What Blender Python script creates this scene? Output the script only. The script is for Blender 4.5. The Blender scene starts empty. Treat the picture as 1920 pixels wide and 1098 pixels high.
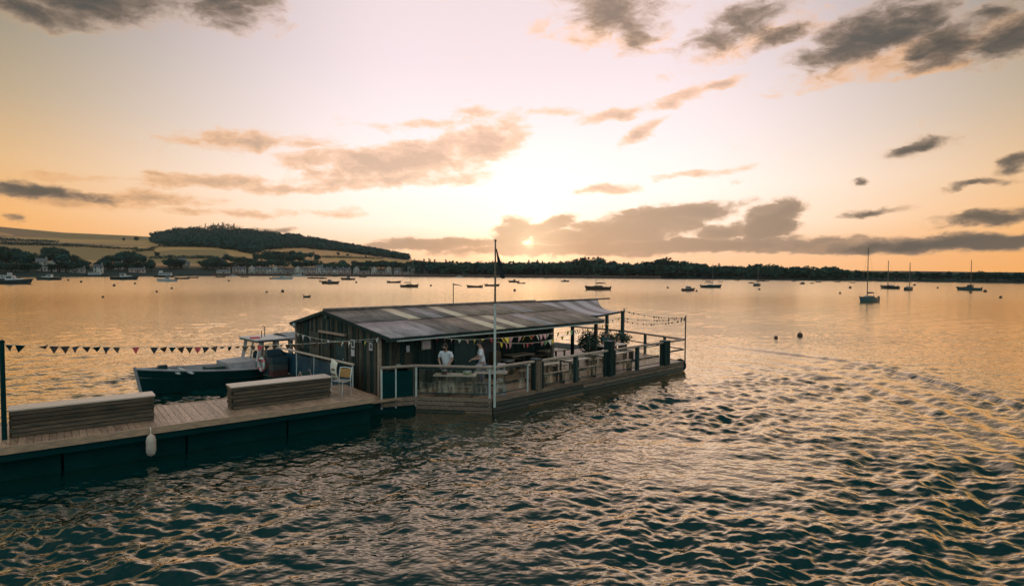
import bpy, bmesh, math, random
import numpy as np
from mathutils import Vector, Matrix, Euler
R_ = math.radians
scene = bpy.context.scene
COL = scene.collection
# ------------------------------------------------------------------ camera
FPX, CAMH, PIT, ROL = 1100.0, 4.9, R_(1.98), R_(0.36)
cam_d = bpy.data.cameras.new('camera'); cam = bpy.data.objects.new('camera', cam_d); COL.objects.link(cam)
cam_d.sensor_width = 36.0; cam_d.lens = 36.0 * FPX / 1920.0; cam_d.clip_start = 0.1; cam_d.clip_end = 60000
CM = Matrix.Rotation(math.pi / 2 - PIT, 3, 'X') @ Matrix.Rotation(ROL, 3, 'Z')
cam.matrix_world = Matrix.Translation((0, 0, CAMH)) @ CM.to_4x4()
scene.camera = cam
def ray(px, py):
    return CM @ Vector(((px - 960) / FPX, -(py - 549) / FPX, -1.0))
def at(px, py, z=0.0):
    d = ray(px, py); return Vector((0, 0, CAMH)) + d * ((z - CAMH) / d.z)
def azel(px, py):
    d = ray(px, py).normalized(); return math.degrees(math.atan2(d.x, d.y)), math.degrees(math.asin(d.z))
# ------------------------------------------------------------------ colour management
vs = scene.view_settings
vs.view_transform = 'Standard'; vs.look = 'None'; vs.gamma = 1.0; vs.exposure = 0.12; vs.use_curve_mapping = False
scene.render.engine = 'CYCLES'
cy = scene.cycles
cy.use_denoising = True
try: cy.denoiser = 'OPENIMAGEDENOISE'
except Exception: pass
cy.max_bounces = 6; cy.diffuse_bounces = 2; cy.glossy_bounces = 3; cy.transmission_bounces = 4; cy.transparent_max_bounces = 8
cy.caustics_reflective = False; cy.caustics_refractive = False
cy.sample_clamp_indirect = 4.0
cy.volume_bounces = 0
HAZE = 0.00006
# ------------------------------------------------------------------ node helpers
class Sk:
    """a socket with arithmetic, so node graphs can be written as formulas"""
    def __init__(s, nt, so): s.nt, s.so = nt, so
    def _m(s, op, b=None, c=None, clamp=False):
        n = s.nt.nodes.new('ShaderNodeMath'); n.operation = op; n.use_clamp = clamp
        for i, q in enumerate((s, b, c)):
            if q is None: continue
            if isinstance(q, Sk): s.nt.links.new(q.so, n.inputs[i])
            else: n.inputs[i].default_value = q
        return Sk(s.nt, n.outputs[0])
    def __add__(s, o): return s._m('ADD', o)
    __radd__ = __add__
    def __sub__(s, o): return s._m('SUBTRACT', o)
    def __mul__(s, o): return s._m('MULTIPLY', o)
    __rmul__ = __mul__
    def __truediv__(s, o): return s._m('DIVIDE', o)
    def sstep(s, a, b, lo=0.0, hi=1.0):
        n = s.nt.nodes.new('ShaderNodeMapRange'); n.interpolation_type = 'SMOOTHSTEP'
        s.nt.links.new(s.so, n.inputs[0])
        for i, q in zip((1, 2, 3, 4), (a, b, lo, hi)): n.inputs[i].default_value = q
        return Sk(s.nt, n.outputs[0])
def mixc(nt, f, a, b, mode='MIX'):
    n = nt.nodes.new('ShaderNodeMix'); n.data_type = 'RGBA'; n.blend_type = mode
    for i, q in ((0, f), (6, a), (7, b)):
        if isinstance(q, Sk): nt.links.new(q.so, n.inputs[i])
        elif i == 0: n.inputs[i].default_value = q
        else: n.inputs[i].default_value = (*q, 1)
    return Sk(nt, n.outputs[2])
def ramp(nt, f, stops, interp='LINEAR'):
    n = nt.nodes.new('ShaderNodeValToRGB'); cr = n.color_ramp; cr.interpolation = interp
    while len(cr.elements) < len(stops): cr.elements.new(0.5)
    for e, (p, c) in zip(cr.elements, stops): e.position = p; e.color = (*c, 1)
    nt.links.new(f.so, n.inputs[0]); return Sk(nt, n.outputs[0])
def vmath(nt, op, a, b=None, out=0):
    n = nt.nodes.new('ShaderNodeVectorMath'); n.operation = op
    for i, q in enumerate((a, b)):
        if q is None: continue
        if isinstance(q, Sk): nt.links.new(q.so, n.inputs[i])
        else: n.inputs[i].default_value = q
    return Sk(nt, n.outputs[out])
def noise(nt, vec, scale, detail=4, rough=0.55, dist=0.0, out=0, dim='3D'):
    n = nt.nodes.new('ShaderNodeTexNoise'); n.noise_dimensions = dim
    if vec is not None: nt.links.new(vec.so, n.inputs['Vector'])
    n.inputs['Scale'].default_value = scale; n.inputs['Detail'].default_value = detail
    n.inputs['Roughness'].default_value = rough; n.inputs['Distortion'].default_value = dist
    return Sk(nt, n.outputs[out])
# ------------------------------------------------------------------ world: sunset sky
SUN_AZ, SUN_EL = azel(992, 458)
world = bpy.data.worlds.new('World'); scene.world = world; world.use_nodes = True
wt = world.node_tree; wt.nodes.clear()
tc = wt.nodes.new('ShaderNodeTexCoord'); D = Sk(wt, tc.outputs['Generated'])
D = vmath(wt, 'NORMALIZE', D)
sep = wt.nodes.new('ShaderNodeSeparateXYZ'); wt.links.new(D.so, sep.inputs[0])
dx, dy, dz = (Sk(wt, o) for o in sep.outputs)
DEG = 180 / math.pi
az = dx._m('ARCTAN2', dy) * DEG
el = dz._m('ARCSINE') * DEG
raz = (az - SUN_AZ)._m('ABSOLUTE')
e01 = el._m('ABSOLUTE') / 90.0
def EL(l): return [(e / 90.0, c) for e, c in l]
near = ramp(wt, e01, EL([(0, (1.02, .58, .32)), (2, (1.04, .66, .42)), (4.5, (1.08, .92, .78)), (8, (1.08, .97, .91)), (13, (.98, .85, .86)), (19, (.88, .74, .775)), (26, (.82, .68, .70)), (36, (.80, .67, .67)), (46, (.65, .58, .59)), (58, (.60, .56, .57)), (90, (.54, .54, .56))]))
far = ramp(wt, e01, EL([(0, (.92, .37, .06)), (4, (.90, .42, .10)), (8, (.74, .43, .17)), (13, (.45, .33, .18)), (18, (.28, .24, .155)), (23, (.14, .135, .10)), (32, (.11, .11, .09)), (50, (.19, .20, .19)), (90, (.54, .54, .56))]))
back = ramp(wt, e01, EL([(0, (.38, .53, .53)), (12, (.37, .51, .51)), (30, (.40, .50, .50)), (55, (.50, .56, .57)), (90, (.54, .54, .56))]))
skyc = mixc(wt, raz.sstep(10, 50), near, far)
skyc = mixc(wt, raz.sstep(44, 120), skyc, back)
sunv = Vector((math.sin(R_(SUN_AZ)) * math.cos(R_(SUN_EL)), math.cos(R_(SUN_AZ)) * math.cos(R_(SUN_EL)), math.sin(R_(SUN_EL))))
cosn = vmath(wt, 'DOT_PRODUCT', D, tuple(sunv), out=1)
th = cosn._m('MINIMUM', 1.0)._m('ARCCOSINE') * DEG
glow = th.sstep(0, 14, .20, 0) + th.sstep(0, 1.6, 1.6, 0)
# clouds: soft ellipses in azimuth / elevation broken up by fractal noise
cmb = wt.nodes.new('ShaderNodeCombineXYZ'); wt.links.new(az.so, cmb.inputs[0]); wt.links.new(el.so, cmb.inputs[1])
P = Sk(wt, cmb.outputs[0])
Ps = vmath(wt, 'MULTIPLY', P, (1.0, 2.1, 1.0))
warp = noise(wt, Ps, .22, 5, .6, 0, out=1)
warp = vmath(wt, 'SUBTRACT', warp, (.5, .5, .5)); warp = vmath(wt, 'MULTIPLY', warp, (4.0, 1.8, 0))
Pw = vmath(wt, 'ADD', P, warp)
fb = noise(wt, vmath(wt, 'MULTIPLY', Pw, (.55, 1.25, 1)), .50, 10, .66, .4)
fb2 = noise(wt, vmath(wt, 'ADD', Ps, (31, 7, 2)), .55, 8, .6)
def cloud_field(lst):
    acc = None
    for (px, py, rx, ry, rot, amp) in lst:
        a, e = azel(px, py); a1, e1 = azel(px + 20, py); a2, e2 = azel(px, py - 20)
        m = wt.nodes.new('ShaderNodeMapping'); m.vector_type = 'TEXTURE'
        m.inputs['Location'].default_value = (a, e, 0)
        m.inputs['Rotation'].default_value = (0, 0, R_(rot))
        m.inputs['Scale'].default_value = (rx / 20 * abs(a1 - a), ry / 20 * abs(e2 - e), 1)
        wt.links.new(Pw.so, m.inputs[0])
        d = vmath(wt, 'LENGTH', Sk(wt, m.outputs[0]), out=1)
        g = d.sstep(0.0, 1.95, amp * 1.2, 0)
        acc = g if acc is None else acc._m('MAXIMUM', g)
    return acc
DARK = [(170,2,190,42,3,1.0),(60,18,130,30,0,.9),(430,0,90,56,5,1.0),(1150,14,105,60,-4,.95),(1192,52,46,46,0,.9),
 (1378,52,110,40,16,.9),(1462,72,70,22,16,.85),(1610,74,130,46,14,1.1),(1690,45,90,44,12,1.05),(1772,82,95,42,16,1.0),(1885,74,95,40,12,1.05),(1850,24,90,22,10,.8),
 (1716,272,64,17,8,1.0),(1908,308,34,20,15,1.0),(1830,347,72,8,4,.95),(1605,345,18,7,8,.8),
 (1862,408,140,17,3,1.0),(1840,452,330,17,2,1.15),(1640,398,70,7,3,.75),(55,356,95,16,4,1.0),(170,368,90,12,-3,.75),(18,408,36,9,0,.9)]
MID = [(1180,432,140,34,9,1.0),(1245,403,150,17,5,1.0),(1445,418,62,30,24,1.15),(1470,400,34,26,0,1.0),(1352,432,48,17,10,.95),(960,442,44,30,28,.9),(1022,424,66,14,18,.85),(1060,446,80,20,4,.9),
 (1210,464,400,14,1,1.05),(820,459,170,11,2,.85),(1560,462,190,12,1,.9),(490,431,80,8,2,.7),]
LITE = [(445,265,100,18,4,.95),(570,268,100,15,0,.7),(745,302,170,30,12,1.1),(905,270,80,34,25,1.1),(700,336,140,17,5,.95),(560,351,120,10,2,.85),(400,338,110,14,3,.95),
 (292,325,26,6,-4,.8),(270,374,150,14,2,.9),(335,397,46,9,2,.8),(1152,213,70,11,8,.9),(1272,184,64,14,12,.85),(1357,158,44,12,5,.9),
 (1040,211,64,8,2,.65),(895,212,48,11,3,.65),(1206,244,40,13,22,.9),(1140,352,54,9,3,.9),(1740,132,80,9,3,.7),(1700,105,220,30,6,.75),(1400,85,150,26,12,.6),(1130,70,130,26,-6,.65),(640,300,120,26,6,.7),(820,335,120,14,4,.7),(180,380,160,10,1,.7),(480,398,210,9,2,.62),(140,332,130,8,3,.6),(1330,322,130,8,4,.55),(830,232,130,13,8,.6)]
brk = (fb - .5) * 2.9 + (fb2 - .5) * 1.2
fD = (cloud_field(DARK) + brk * .60 - .10)
fM = (cloud_field(MID) + brk * .42 - .10)
fL = (cloud_field(LITE) + brk * .70 - .10)
mL = fL.sstep(.12, .78, 0, .80); mM = fM.sstep(.14, .60, 0, .94); mD = fD.sstep(.12, .95, 0, .96)
# the sky outside the picture carries the same broken cloud, thinner
out_m = (raz.sstep(44, 60))._m('MAXIMUM', el.sstep(27, 36))
gen = noise(wt, vmath(wt, 'MULTIPLY', Pw, (.5, 1.3, 1)), .2, 7, .6)
mG = gen.sstep(.56, .74, 0, .6) * out_m
lit = mixc(wt, raz.sstep(5, 45), (1.02, .62, .40), (.74, .38, .16))
body = mixc(wt, raz.sstep(4, 42), (.52, .35, .25), (.22, .15, .105))
core = mixc(wt, raz.sstep(4, 34), (.25, .18, .14), (.070, .066, .058))
cL = mixc(wt, fL.sstep(.45, 1.25), lit, mixc(wt, raz.sstep(5, 45), (.60, .36, .23), (.36, .22, .12)))
cM = mixc(wt, fM.sstep(.35, 1.0), body, mixc(wt, .45, body, core)); cM = mixc(wt, fM.sstep(.15, .60), lit, cM)
cD = mixc(wt, fD.sstep(.50, 1.25), body, core); cD = mixc(wt, fD.sstep(.15, .70), lit, cD)
rgbg = wt.nodes.new('ShaderNodeRGB'); rgbg.outputs[0].default_value = (1.0, .80, .52, 1)
gl = vmath(wt, 'SCALE', Sk(wt, rgbg.outputs[0])); wt.links.new(glow.so, gl.so.node.inputs['Scale'])
skyc = mixc(wt, 1.0, skyc, gl, 'ADD')
skyc = mixc(wt, mL, skyc, cL)
skyc = mixc(wt, mM, skyc, cM)
skyc = mixc(wt, mD, skyc, cD)
skyc = mixc(wt, mG, skyc, mixc(wt, .5, body, core))
sung = th.sstep(0, .7, .30, 0) + th.sstep(0, 6.0, .26, 0)
g2 = vmath(wt, 'SCALE', Sk(wt, rgbg.outputs[0])); wt.links.new(sung.so, g2.so.node.inputs['Scale'])
skyc = mixc(wt, 1.0, skyc, g2, 'ADD')
nis = wt.nodes.new('ShaderNodeTexSky'); nis.sky_type = 'NISHITA'; nis.sun_disc = False
nis.sun_elevation = R_(SUN_EL); nis.sun_rotation = R_(SUN_AZ); nis.altitude = 0; nis.dust_density = 2.0
nsc = vmath(wt, 'SCALE', Sk(wt, nis.outputs[0])); nsc.so.node.inputs['Scale'].default_value = 0.006
skyc = mixc(wt, 1.0, skyc, nsc, 'ADD')
bg = wt.nodes.new('ShaderNodeBackground'); wt.links.new(skyc.so, bg.inputs[0]); bg.inputs[1].default_value = 1.0
wo = wt.nodes.new('ShaderNodeOutputWorld'); wt.links.new(bg.outputs[0], wo.inputs[0])
world.cycles.sampling_method = 'MANUAL'; world.cycles.sample_map_resolution = 512
# ------------------------------------------------------------------ sun
sd = bpy.data.lights.new('sun', 'SUN'); sd.energy = .002; sd.angle = R_(6.0); sd.color = (1.0, .70, .42)
so = bpy.data.objects.new('sun', sd); COL.objects.link(so)
so.rotation_euler = (-sunv).to_track_quat('-Z', 'Y').to_euler()
so.location = (0, 0, 60)
# ------------------------------------------------------------------ mesh helpers
def tag(o, label=None, cat=None, group=None, kind=None):
    if label: o['label'] = label
    if cat: o['category'] = cat
    if group: o['group'] = group
    if kind: o['kind'] = kind
    return o
def empty(name, loc=(0, 0, 0), rz=0.0, label=None, cat=None, group=None):
    o = bpy.data.objects.new(name, None); COL.objects.link(o); o.empty_display_size = .2
    o.location = loc; o.rotation_euler = (0, 0, rz)
    return tag(o, label, cat, group)
class MB:
    def __init__(s, off=(0, 0, 0)): s.v = []; s.f = []; s.off = Vector(off); s.smooth = False
    def add(s, vs_, fs):
        b = len(s.v); s.v += [Vector(p) for p in vs_]; s.f += [tuple(i + b for i in f) for f in fs]; return s
    def box(s, c, d, rot=None, taper=1.0):
        c = Vector(c); hx, hy, hz = d[0] / 2, d[1] / 2, d[2] / 2; P_ = []
        for z in (-hz, hz):
            k = taper if z > 0 else 1.0
            for x, y in ((-hx, -hy), (hx, -hy), (hx, hy), (-hx, hy)): P_.append(Vector((x * k, y * k, z)))
        if rot is not None: P_ = [rot @ p for p in P_]
        return s.add([p + c for p in P_], [(3, 2, 1, 0), (4, 5, 6, 7), (0, 1, 5, 4), (1, 2, 6, 5), (2, 3, 7, 6), (3, 0, 4, 7)])
    def bb(s, a, b):
        a, b = Vector(a), Vector(b); return s.box((a + b) / 2, [abs(q) for q in (b - a)])
    def bar(s, p, q, w, h, up=(0, 0, 1)):
        p, q = Vector(p), Vector(q); d = (q - p); L_ = d.length; d.normalize(); u_ = Vector(up)
        if abs(d.dot(u_)) > .99: u_ = Vector((1, 0, 0))
        y = u_.cross(d).normalized(); z = d.cross(y)
        return s.box((p + q) / 2, (L_, w, h), Matrix((d, y, z)).transposed())
    def tube(s, pts, r, n=8, cap=True):
        pts = [Vector(p) for p in pts]; rs = r if isinstance(r, (list, tuple)) else [r] * len(pts)
        rings = []
        for i, p in enumerate(pts):
            d = (pts[min(i + 1, len(pts) - 1)] - pts[max(i - 1, 0)]).normalized()
            a = Vector((0, 0, 1)) if abs(d.z) < .9 else Vector((1, 0, 0))
            x = a.cross(d).normalized(); y = d.cross(x)
            rings.append([p + (x * math.cos(2 * math.pi * k / n) + y * math.sin(2 * math.pi * k / n)) * rs[i] for k in range(n)])
        return s.loft(rings, True, cap)
    def loft(s, rings, closed=True, cap=False):
        n = len(rings[0]); b = len(s.v); s.v += [Vector(p) for r in rings for p in r]
        for i in range(len(rings) - 1):
            for k in range(n if closed else n - 1):
                k2 = (k + 1) % n
                s.f.append((b + i * n + k, b + i * n + k2, b + (i + 1) * n + k2, b + (i + 1) * n + k))
        if cap:
            s.f.append(tuple(b + k for k in reversed(range(n)))); s.f.append(tuple(b + (len(rings) - 1) * n + k for k in range(n)))
        return s
    def lathe(s, prof, c=(0, 0, 0), n=12):
        c = Vector(c)
        return s.loft([[c + Vector((r * math.cos(2 * math.pi * k / n), r * math.sin(2 * math.pi * k / n), z)) for k in range(n)] for r, z in prof], True, True)
    def ball(s, c, r, n=10, m=6):
        r = r if isinstance(r, (tuple, list)) else (r, r, r); c = Vector(c); rings = []
        for i in range(m + 1):
            ph = -math.pi / 2 + math.pi * (i * .96 + .02 * m) / m
            rings.append([c + Vector((r[0] * math.cos(ph) * math.cos(2 * math.pi * k / n), r[1] * math.cos(ph) * math.sin(2 * math.pi * k / n), r[2] * math.sin(ph))) for k in range(n)])
        s.smooth = True
        return s.loft(rings, True, True)
    def mesh(s, name):
        me = bpy.data.meshes.new(name); me.from_pydata([tuple(p - s.off) for p in s.v], [], s.f); me.update()
        if s.smooth:
            me.polygons.foreach_set('use_smooth', [True] * len(me.polygons))
        return me
    def build(s, name, m, parent=None, bevel=0, kind=None):
        me = s.mesh(name)
        return link(name, me, m, parent, bevel, kind)
def link(name, me, m, parent=None, bevel=0, kind=None, loc=None, rot=None, scale=None):
    if m is not None and not me.materials: me.materials.append(m)
    o = bpy.data.objects.new(name, me); COL.objects.link(o)
    if parent is not None: o.parent = parent
    if bevel:
        b = o.modifiers.new('bevel', 'BEVEL'); b.width = bevel; b.segments = 2; b.limit_method = 'ANGLE'
    if kind: o['kind'] = kind
    if loc is not None: o.location = loc
    if rot is not None: o.rotation_euler = rot
    if scale is not None: o.scale = scale
    return o
def copy_tree(o, parent=None):
    c = o.copy(); COL.objects.link(c); c.parent = parent
    for ch in [x for x in bpy.data.objects if x.parent == o] if False else KIDS.get(o.name, []):
        k = ch.copy(); COL.objects.link(k); k.parent = c
        for g in KIDS.get(ch.name, []):
            q = g.copy(); COL.objects.link(q); q.parent = k
    return c
KIDS = {}
def reg(o):
    KIDS[o.name] = list(o.children)
    for c in o.children: KIDS[c.name] = list(c.children)
    return o
# ------------------------------------------------------------------ materials
def pm(name, c1, c2=None, rough=.7, scale=6.0, stretch=(1, 1, 1), bump=.0, bscale=None, metal=0.0, spec=.5, vary=.0, detail=5, coord='Object', emis=None):
    m = bpy.data.materials.new(name); m.use_nodes = True; nt = m.node_tree
    b = nt.nodes['Principled BSDF']; c2 = c2 or tuple(x * .72 for x in c1)
    t = nt.nodes.new('ShaderNodeTexCoord'); v = Sk(nt, t.outputs[coord])
    v = vmath(nt, 'MULTIPLY', v, stretch)
    oi = nt.nodes.new('ShaderNodeObjectInfo'); rnd = Sk(nt, oi.outputs['Random'])
    off = vmath(nt, 'SCALE', Sk(nt, oi.outputs['Location'])); off.so.node.inputs['Scale'].default_value = .7
    cb = nt.nodes.new('ShaderNodeCombineXYZ'); r9 = rnd * 37.0
    for i in range(3): nt.links.new(r9.so, cb.inputs[i])
    v = vmath(nt, 'ADD', v, Sk(nt, cb.outputs[0]))
    f = noise(nt, v, scale, detail, .6)
    col = mixc(nt, f.sstep(.3, .7), c1, c2)
    if vary:
        k = (rnd - .5) * (2 * vary) + 1.0
        hv = nt.nodes.new('ShaderNodeHueSaturation'); nt.links.new(col.so, hv.inputs['Color']); nt.links.new(k.so, hv.inputs['Value'])
        col = Sk(nt, hv.outputs[0])
    nt.links.new(col.so, b.inputs['Base Color'])
    rg = f.sstep(.2, .8, max(rough - .08, .02), min(rough + .08, 1)); nt.links.new(rg.so, b.inputs['Roughness'])
    b.inputs['Metallic'].default_value = metal; b.inputs['Specular IOR Level'].default_value = spec
    if bump:
        h = noise(nt, v, bscale or scale * 3, 4, .6)
        bp = nt.nodes.new('ShaderNodeBump'); bp.inputs['Strength'].default_value = bump; bp.inputs['Distance'].default_value = .02
        nt.links.new(h.so, bp.inputs['Height']); nt.links.new(bp.outputs[0], b.inputs['Normal'])
    return m
# ------------------------------------------------------------------ water
def water_material():
    m = bpy.data.materials.new('estuary_water'); m.use_nodes = True; nt = m.node_tree; nt.nodes.clear()
    g = nt.nodes.new('ShaderNodeNewGeometry'); p = Sk(nt, g.outputs['Position'])
    s1 = noise(nt, vmath(nt, 'MULTIPLY', p, (1.0, 1.5, 1)), 5.0, 1, .5)
    s2 = noise(nt, vmath(nt, 'MULTIPLY', p, (.8, 1.2, 1)), .45, 4, .6)
    ln = vmath(nt, 'LENGTH', p, out=1)
    h = s1 * ln.sstep(12, 60, .045, .08) + s2 * ln.sstep(35, 140, 0, .30)
    bp = nt.nodes.new('ShaderNodeBump'); bp.inputs['Distance'].default_value = 1.0  # fine ripples
    st = ln.sstep(18, 130, .42, .13); nt.links.new(st.so, bp.inputs['Strength'])
    nt.links.new(h.so, bp.inputs['Height'])
    gl = nt.nodes.new('ShaderNodeBsdfGlossy'); gl.inputs['Color'].default_value = (1.0, .84, .62, 1)
    rg = ln.sstep(25, 200, .03, .17); nt.links.new(rg.so, gl.inputs['Roughness'])
    df = nt.nodes.new('ShaderNodeBsdfDiffuse'); df.inputs['Color'].default_value = (.001, .034, .036, 1)
    lw = nt.nodes.new('ShaderNodeLayerWeight'); lw.inputs[0].default_value = .5
    f = Sk(nt, lw.outputs['Facing']).sstep(.44, .95, .012, 1.0)
    mx = nt.nodes.new('ShaderNodeMixShader'); nt.links.new(f.so, mx.inputs[0]); nt.links.new(df.outputs[0], mx.inputs[1]); nt.links.new(gl.outputs[0], mx.inputs[2])
    for n in (gl, df, lw): nt.links.new(bp.outputs[0], n.inputs['Normal'])
    o = nt.nodes.new('ShaderNodeOutputMaterial'); nt.links.new(mx.outputs[0], o.inputs[0])
    return m
def make_water():
    rng = np.random.default_rng(4)
    r = np.concatenate([[1.5, 3.0, 4.5], 1 / np.linspace(5.5 ** -.5, 170 ** -.5, 780) ** 2, 170 * (2380 / 170) ** (np.linspace(0, 1, 60)[1:])])
    a = np.concatenate([np.linspace(-180, -56, 24, endpoint=False), np.linspace(-56, 56, 1060), np.linspace(56, 180, 24)[1:-1]])
    a = np.radians(a); NR, NA = len(r), len(a)
    X = np.outer(r, np.sin(a)); Y = np.outer(r, np.cos(a)); Z = np.zeros_like(X)
    rr = r[:, None]
    # low-frequency patchiness
    def lf(k, seed):
        q = np.random.default_rng(seed); o = np.zeros_like(X)
        for _ in range(6):
            th = q.uniform(0, 6.28); kk = k * q.uniform(.5, 1.6); o += np.sin(kk * (X * np.cos(th) + Y * np.sin(th)) + q.uniform(0, 6.28))
        return o / 3.0
    patch = np.clip(.74 + .40 * lf(.17, 3) + .30 * lf(.55, 14), .16, 1.55)
    # edge of the stirred-up water: an arc swept by a turning boat
    az_ = np.broadcast_to(np.degrees(a)[None, :], X.shape)
    edge = np.interp(az_, [-60, -30, 0, 10, 21, 30, 38, 45, 60], [40, 40, 42, 44, 41.5, 38, 31, 26, 22])
    inside = 1 / (1 + np.exp((rr - edge + 4.2 * lf(.24, 21)) / np.interp(az_, [-60, 8, 18, 60], [7, 6, 3.6, 3.2])))
    right = np.interp(az_, [8, 18], [0, 1]); calm = (.45 - .17 * right) + (.55 + .17 * right) * inside
    calm = calm * (1 - .5 * right * np.exp(-((rr - edge + 6) / 4.0) ** 2) * (.6 + .4 * lf(.3, 33)))
    res = np.clip((120 - rr) / 60, 0, 1)
    wig = 1.5 * lf(.22, 9)
    # chop
    drow = np.gradient(r)[:, None]
    for i in range(128):
        big = i >= 106
        lam = (1.0 * 3.0 ** rng.uniform(0, 1)) if big else (.17 * (.95 / .17) ** rng.uniform(0, 1))
        th = R_(90) + rng.normal(0, .66) + (0.35 if big else 0)
        k = 2 * math.pi / lam
        kx, ky = k * math.cos(th), k * math.sin(th)
        ph = kx * X + ky * Y + rng.uniform(0, 6.28) + (1.3 if big else .75 / lam ** .5) * wig
        amp = (.0080 if big else .0104) * lam * rng.uniform(.6, 1.3)
        gx, gy = rng.normal(0, .16 if big else .34, 2)
        grp = .55 + .65 * np.sin(gx * X + gy * Y + rng.uniform(0, 6.28))   # waves travel in groups
        fade = np.clip(lam / (2.4 * drow) - .5, 0, 1)
        Z += amp * grp * (np.sin(ph) + .28 * np.cos(2 * ph)) * fade
    # sheltered water in the lee of the jetty and the barge
    def seg_d(ax, ay, bx, by):
        vx, vy = bx - ax, by - ay; tt = np.clip(((X - ax) * vx + (Y - ay) * vy) / (vx * vx + vy * vy), 0, 1)
        return np.hypot(X - ax - tt * vx, Y - ay - tt * vy)
    ds = np.minimum(np.minimum(seg_d(-18, 8.3, -4.4, 18.9), seg_d(-3.4, 20.5, -.7, 20.2)), np.minimum(seg_d(-.7, 20.2, 8.6, 29.2) + .6, seg_d(-4.4, 18.9, -3.4, 20.5)))
    lee = .18 + .82 * np.clip((ds + .8 * wig - 1.4) / 3.4, 0, 1)
    Z *= patch * calm * lee
    # wake crests following the arc on the right
    d = rr - edge + .5 * wig
    wake = .085 * (.75 + .5 * lf(.35, 41)) * np.exp(-(d / 1.5) ** 2) * np.sin(d * 3.4) * np.interp(az_, [17, 25, 44, 54], [0, 1, 1, 0])
    d2 = d + 7.5
    wake += .065 * np.exp(-(d2 / 4.5) ** 2) * np.sin(d2 * 2.3) * np.interp(az_, [14, 24, 50, 58], [0, 1, 1, 0]) * patch
    # bow wave of the passing boat, a V running through the near water
    for (x0, y0, dx_, dy_, A, wl) in ((1.0, 8.0, .30, 1.0, .05, 1.5), (-1.2, 8.5, -.42, 1.0, .045, 1.3), (6.0, 9.0, .85, 1.0, .05, 1.8), (-6, 9, .5, 1, .03, 1.2)):
        n = math.hypot(dx_, dy_); ux, uy = dx_ / n, dy_ / n
        al = (X - x0) * ux + (Y - y0) * uy; pr = -(X - x0) * uy + (Y - y0) * ux + .35 * wig
        Z += A * np.exp(-(pr / (1.1 + .12 * np.abs(al))) ** 2) * np.cos(2 * math.pi * pr / wl) * np.exp(-np.abs(al) / 11)
    Z += wake
    Z *= res
    V = np.stack([X, Y, Z], -1).reshape(-1, 3)
    V = np.vstack([V, [[0, 0, 0]]])
    I = np.arange(NR * NA).reshape(NR, NA); J = np.roll(I, -1, axis=1)
    q = np.stack([I[:-1], I[1:], J[1:], J[:-1]], -1).reshape(-1, 4)
    cen = NR * NA
    tri = np.stack([I[0], J[0], np.full(NA, cen)], -1)
    me = bpy.data.meshes.new('water')
    nv = len(V); me.vertices.add(nv); me.vertices.foreach_set('co', V.astype(np.float32).ravel())
    loops = np.concatenate([q.ravel(), tri.ravel()]).astype(np.int32)
    me.loops.add(len(loops)); me.loops.foreach_set('vertex_index', loops)
    tot = np.concatenate([np.full(len(q), 4), np.full(len(tri), 3)]).astype(np.int32)
    st = np.concatenate([[0], np.cumsum(tot)[:-1]]).astype(np.int32)
    me.polygons.add(len(tot)); me.polygons.foreach_set('loop_start', st); me.polygons.foreach_set('loop_total', tot)
    me.polygons.foreach_set('use_smooth', np.ones(len(tot), bool)); me.update(calc_edges=True); me.validate()
    o = link('water', me, water_material()); o['kind'] = 'structure'
    if me.polygons[len(me.polygons) // 2].normal.z < 0: me.flip_normals()
    return o
make_water()
# ------------------------------------------------------------------ far shore: land, woods, houses
def PX(az_): return 960 + FPX * np.tan(az_)
XS = [-1400, 0, 480, 900, 1360, 1900, 3300]; RS = [470, 490, 650, 640, 570, 515, 500]
XC = [-1400, 0, 120, 290, 330, 420, 480, 560, 640, 700, 760, 800, 900, 1000, 1100, 1300, 1600, 1920, 3300]
YC = [62, 60, 55, 54, 62, 70, 62, 56, 46, 36, 24, 20, 17, 14, 12, 10, 7, 5, 5]
RC = [1800, 1800, 1800, 1750, 1700, 1650, 1600, 1550, 1450, 1350, 1200, 1100, 1000, 950, 900, 900, 900, 900, 900]
def shore_r(px): return np.interp(px, XS, RS)
def ground_h(x, y):
    x = np.asarray(x, float); y = np.asarray(y, float)
    r = np.hypot(x, y); px = PX(np.clip(np.arctan2(x, y), -1.2, 1.2))
    rs = shore_r(px); rc = np.interp(px, XC, RC); hc = CAMH + np.interp(px, XC, YC) / FPX * rc
    t = (r - rs) / (rc - rs)
    h = np.where(t < 0, np.clip((r - rs) * .12, -3, 0), 1.2 + (hc - 1.2) * np.clip(t, 0, 1) ** 1.02)
    h = h + np.where(t > 0, np.clip(t * 3, 0, 1) * hc * .018 * (np.sin(x * .011 + 1) + np.sin(x * .006 - y * .009)), 0)
    return np.where(t > 1, hc - (t - 1) * hc * .8, h)
def ground_hit(px, py):
    d = ray(px, py); r = np.linspace(470, 2400, 1600); dl = math.hypot(d.x, d.y)
    X, Y, Z = d.x / dl * r, d.y / dl * r, CAMH + d.z / dl * r
    i = np.nonzero(ground_h(X, Y) >= Z)[0]
    if len(i) == 0: return None
    i = i[0]; return Vector((X[i], Y[i], float(ground_h(X[i], Y[i])))), r[i]
def at_r(px, r):
    d = ray(px, 512); dl = math.hypot(d.x, d.y); x, y = d.x / dl * r, d.y / dl * r
    return Vector((x, y, float(ground_h(x, y))))
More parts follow.
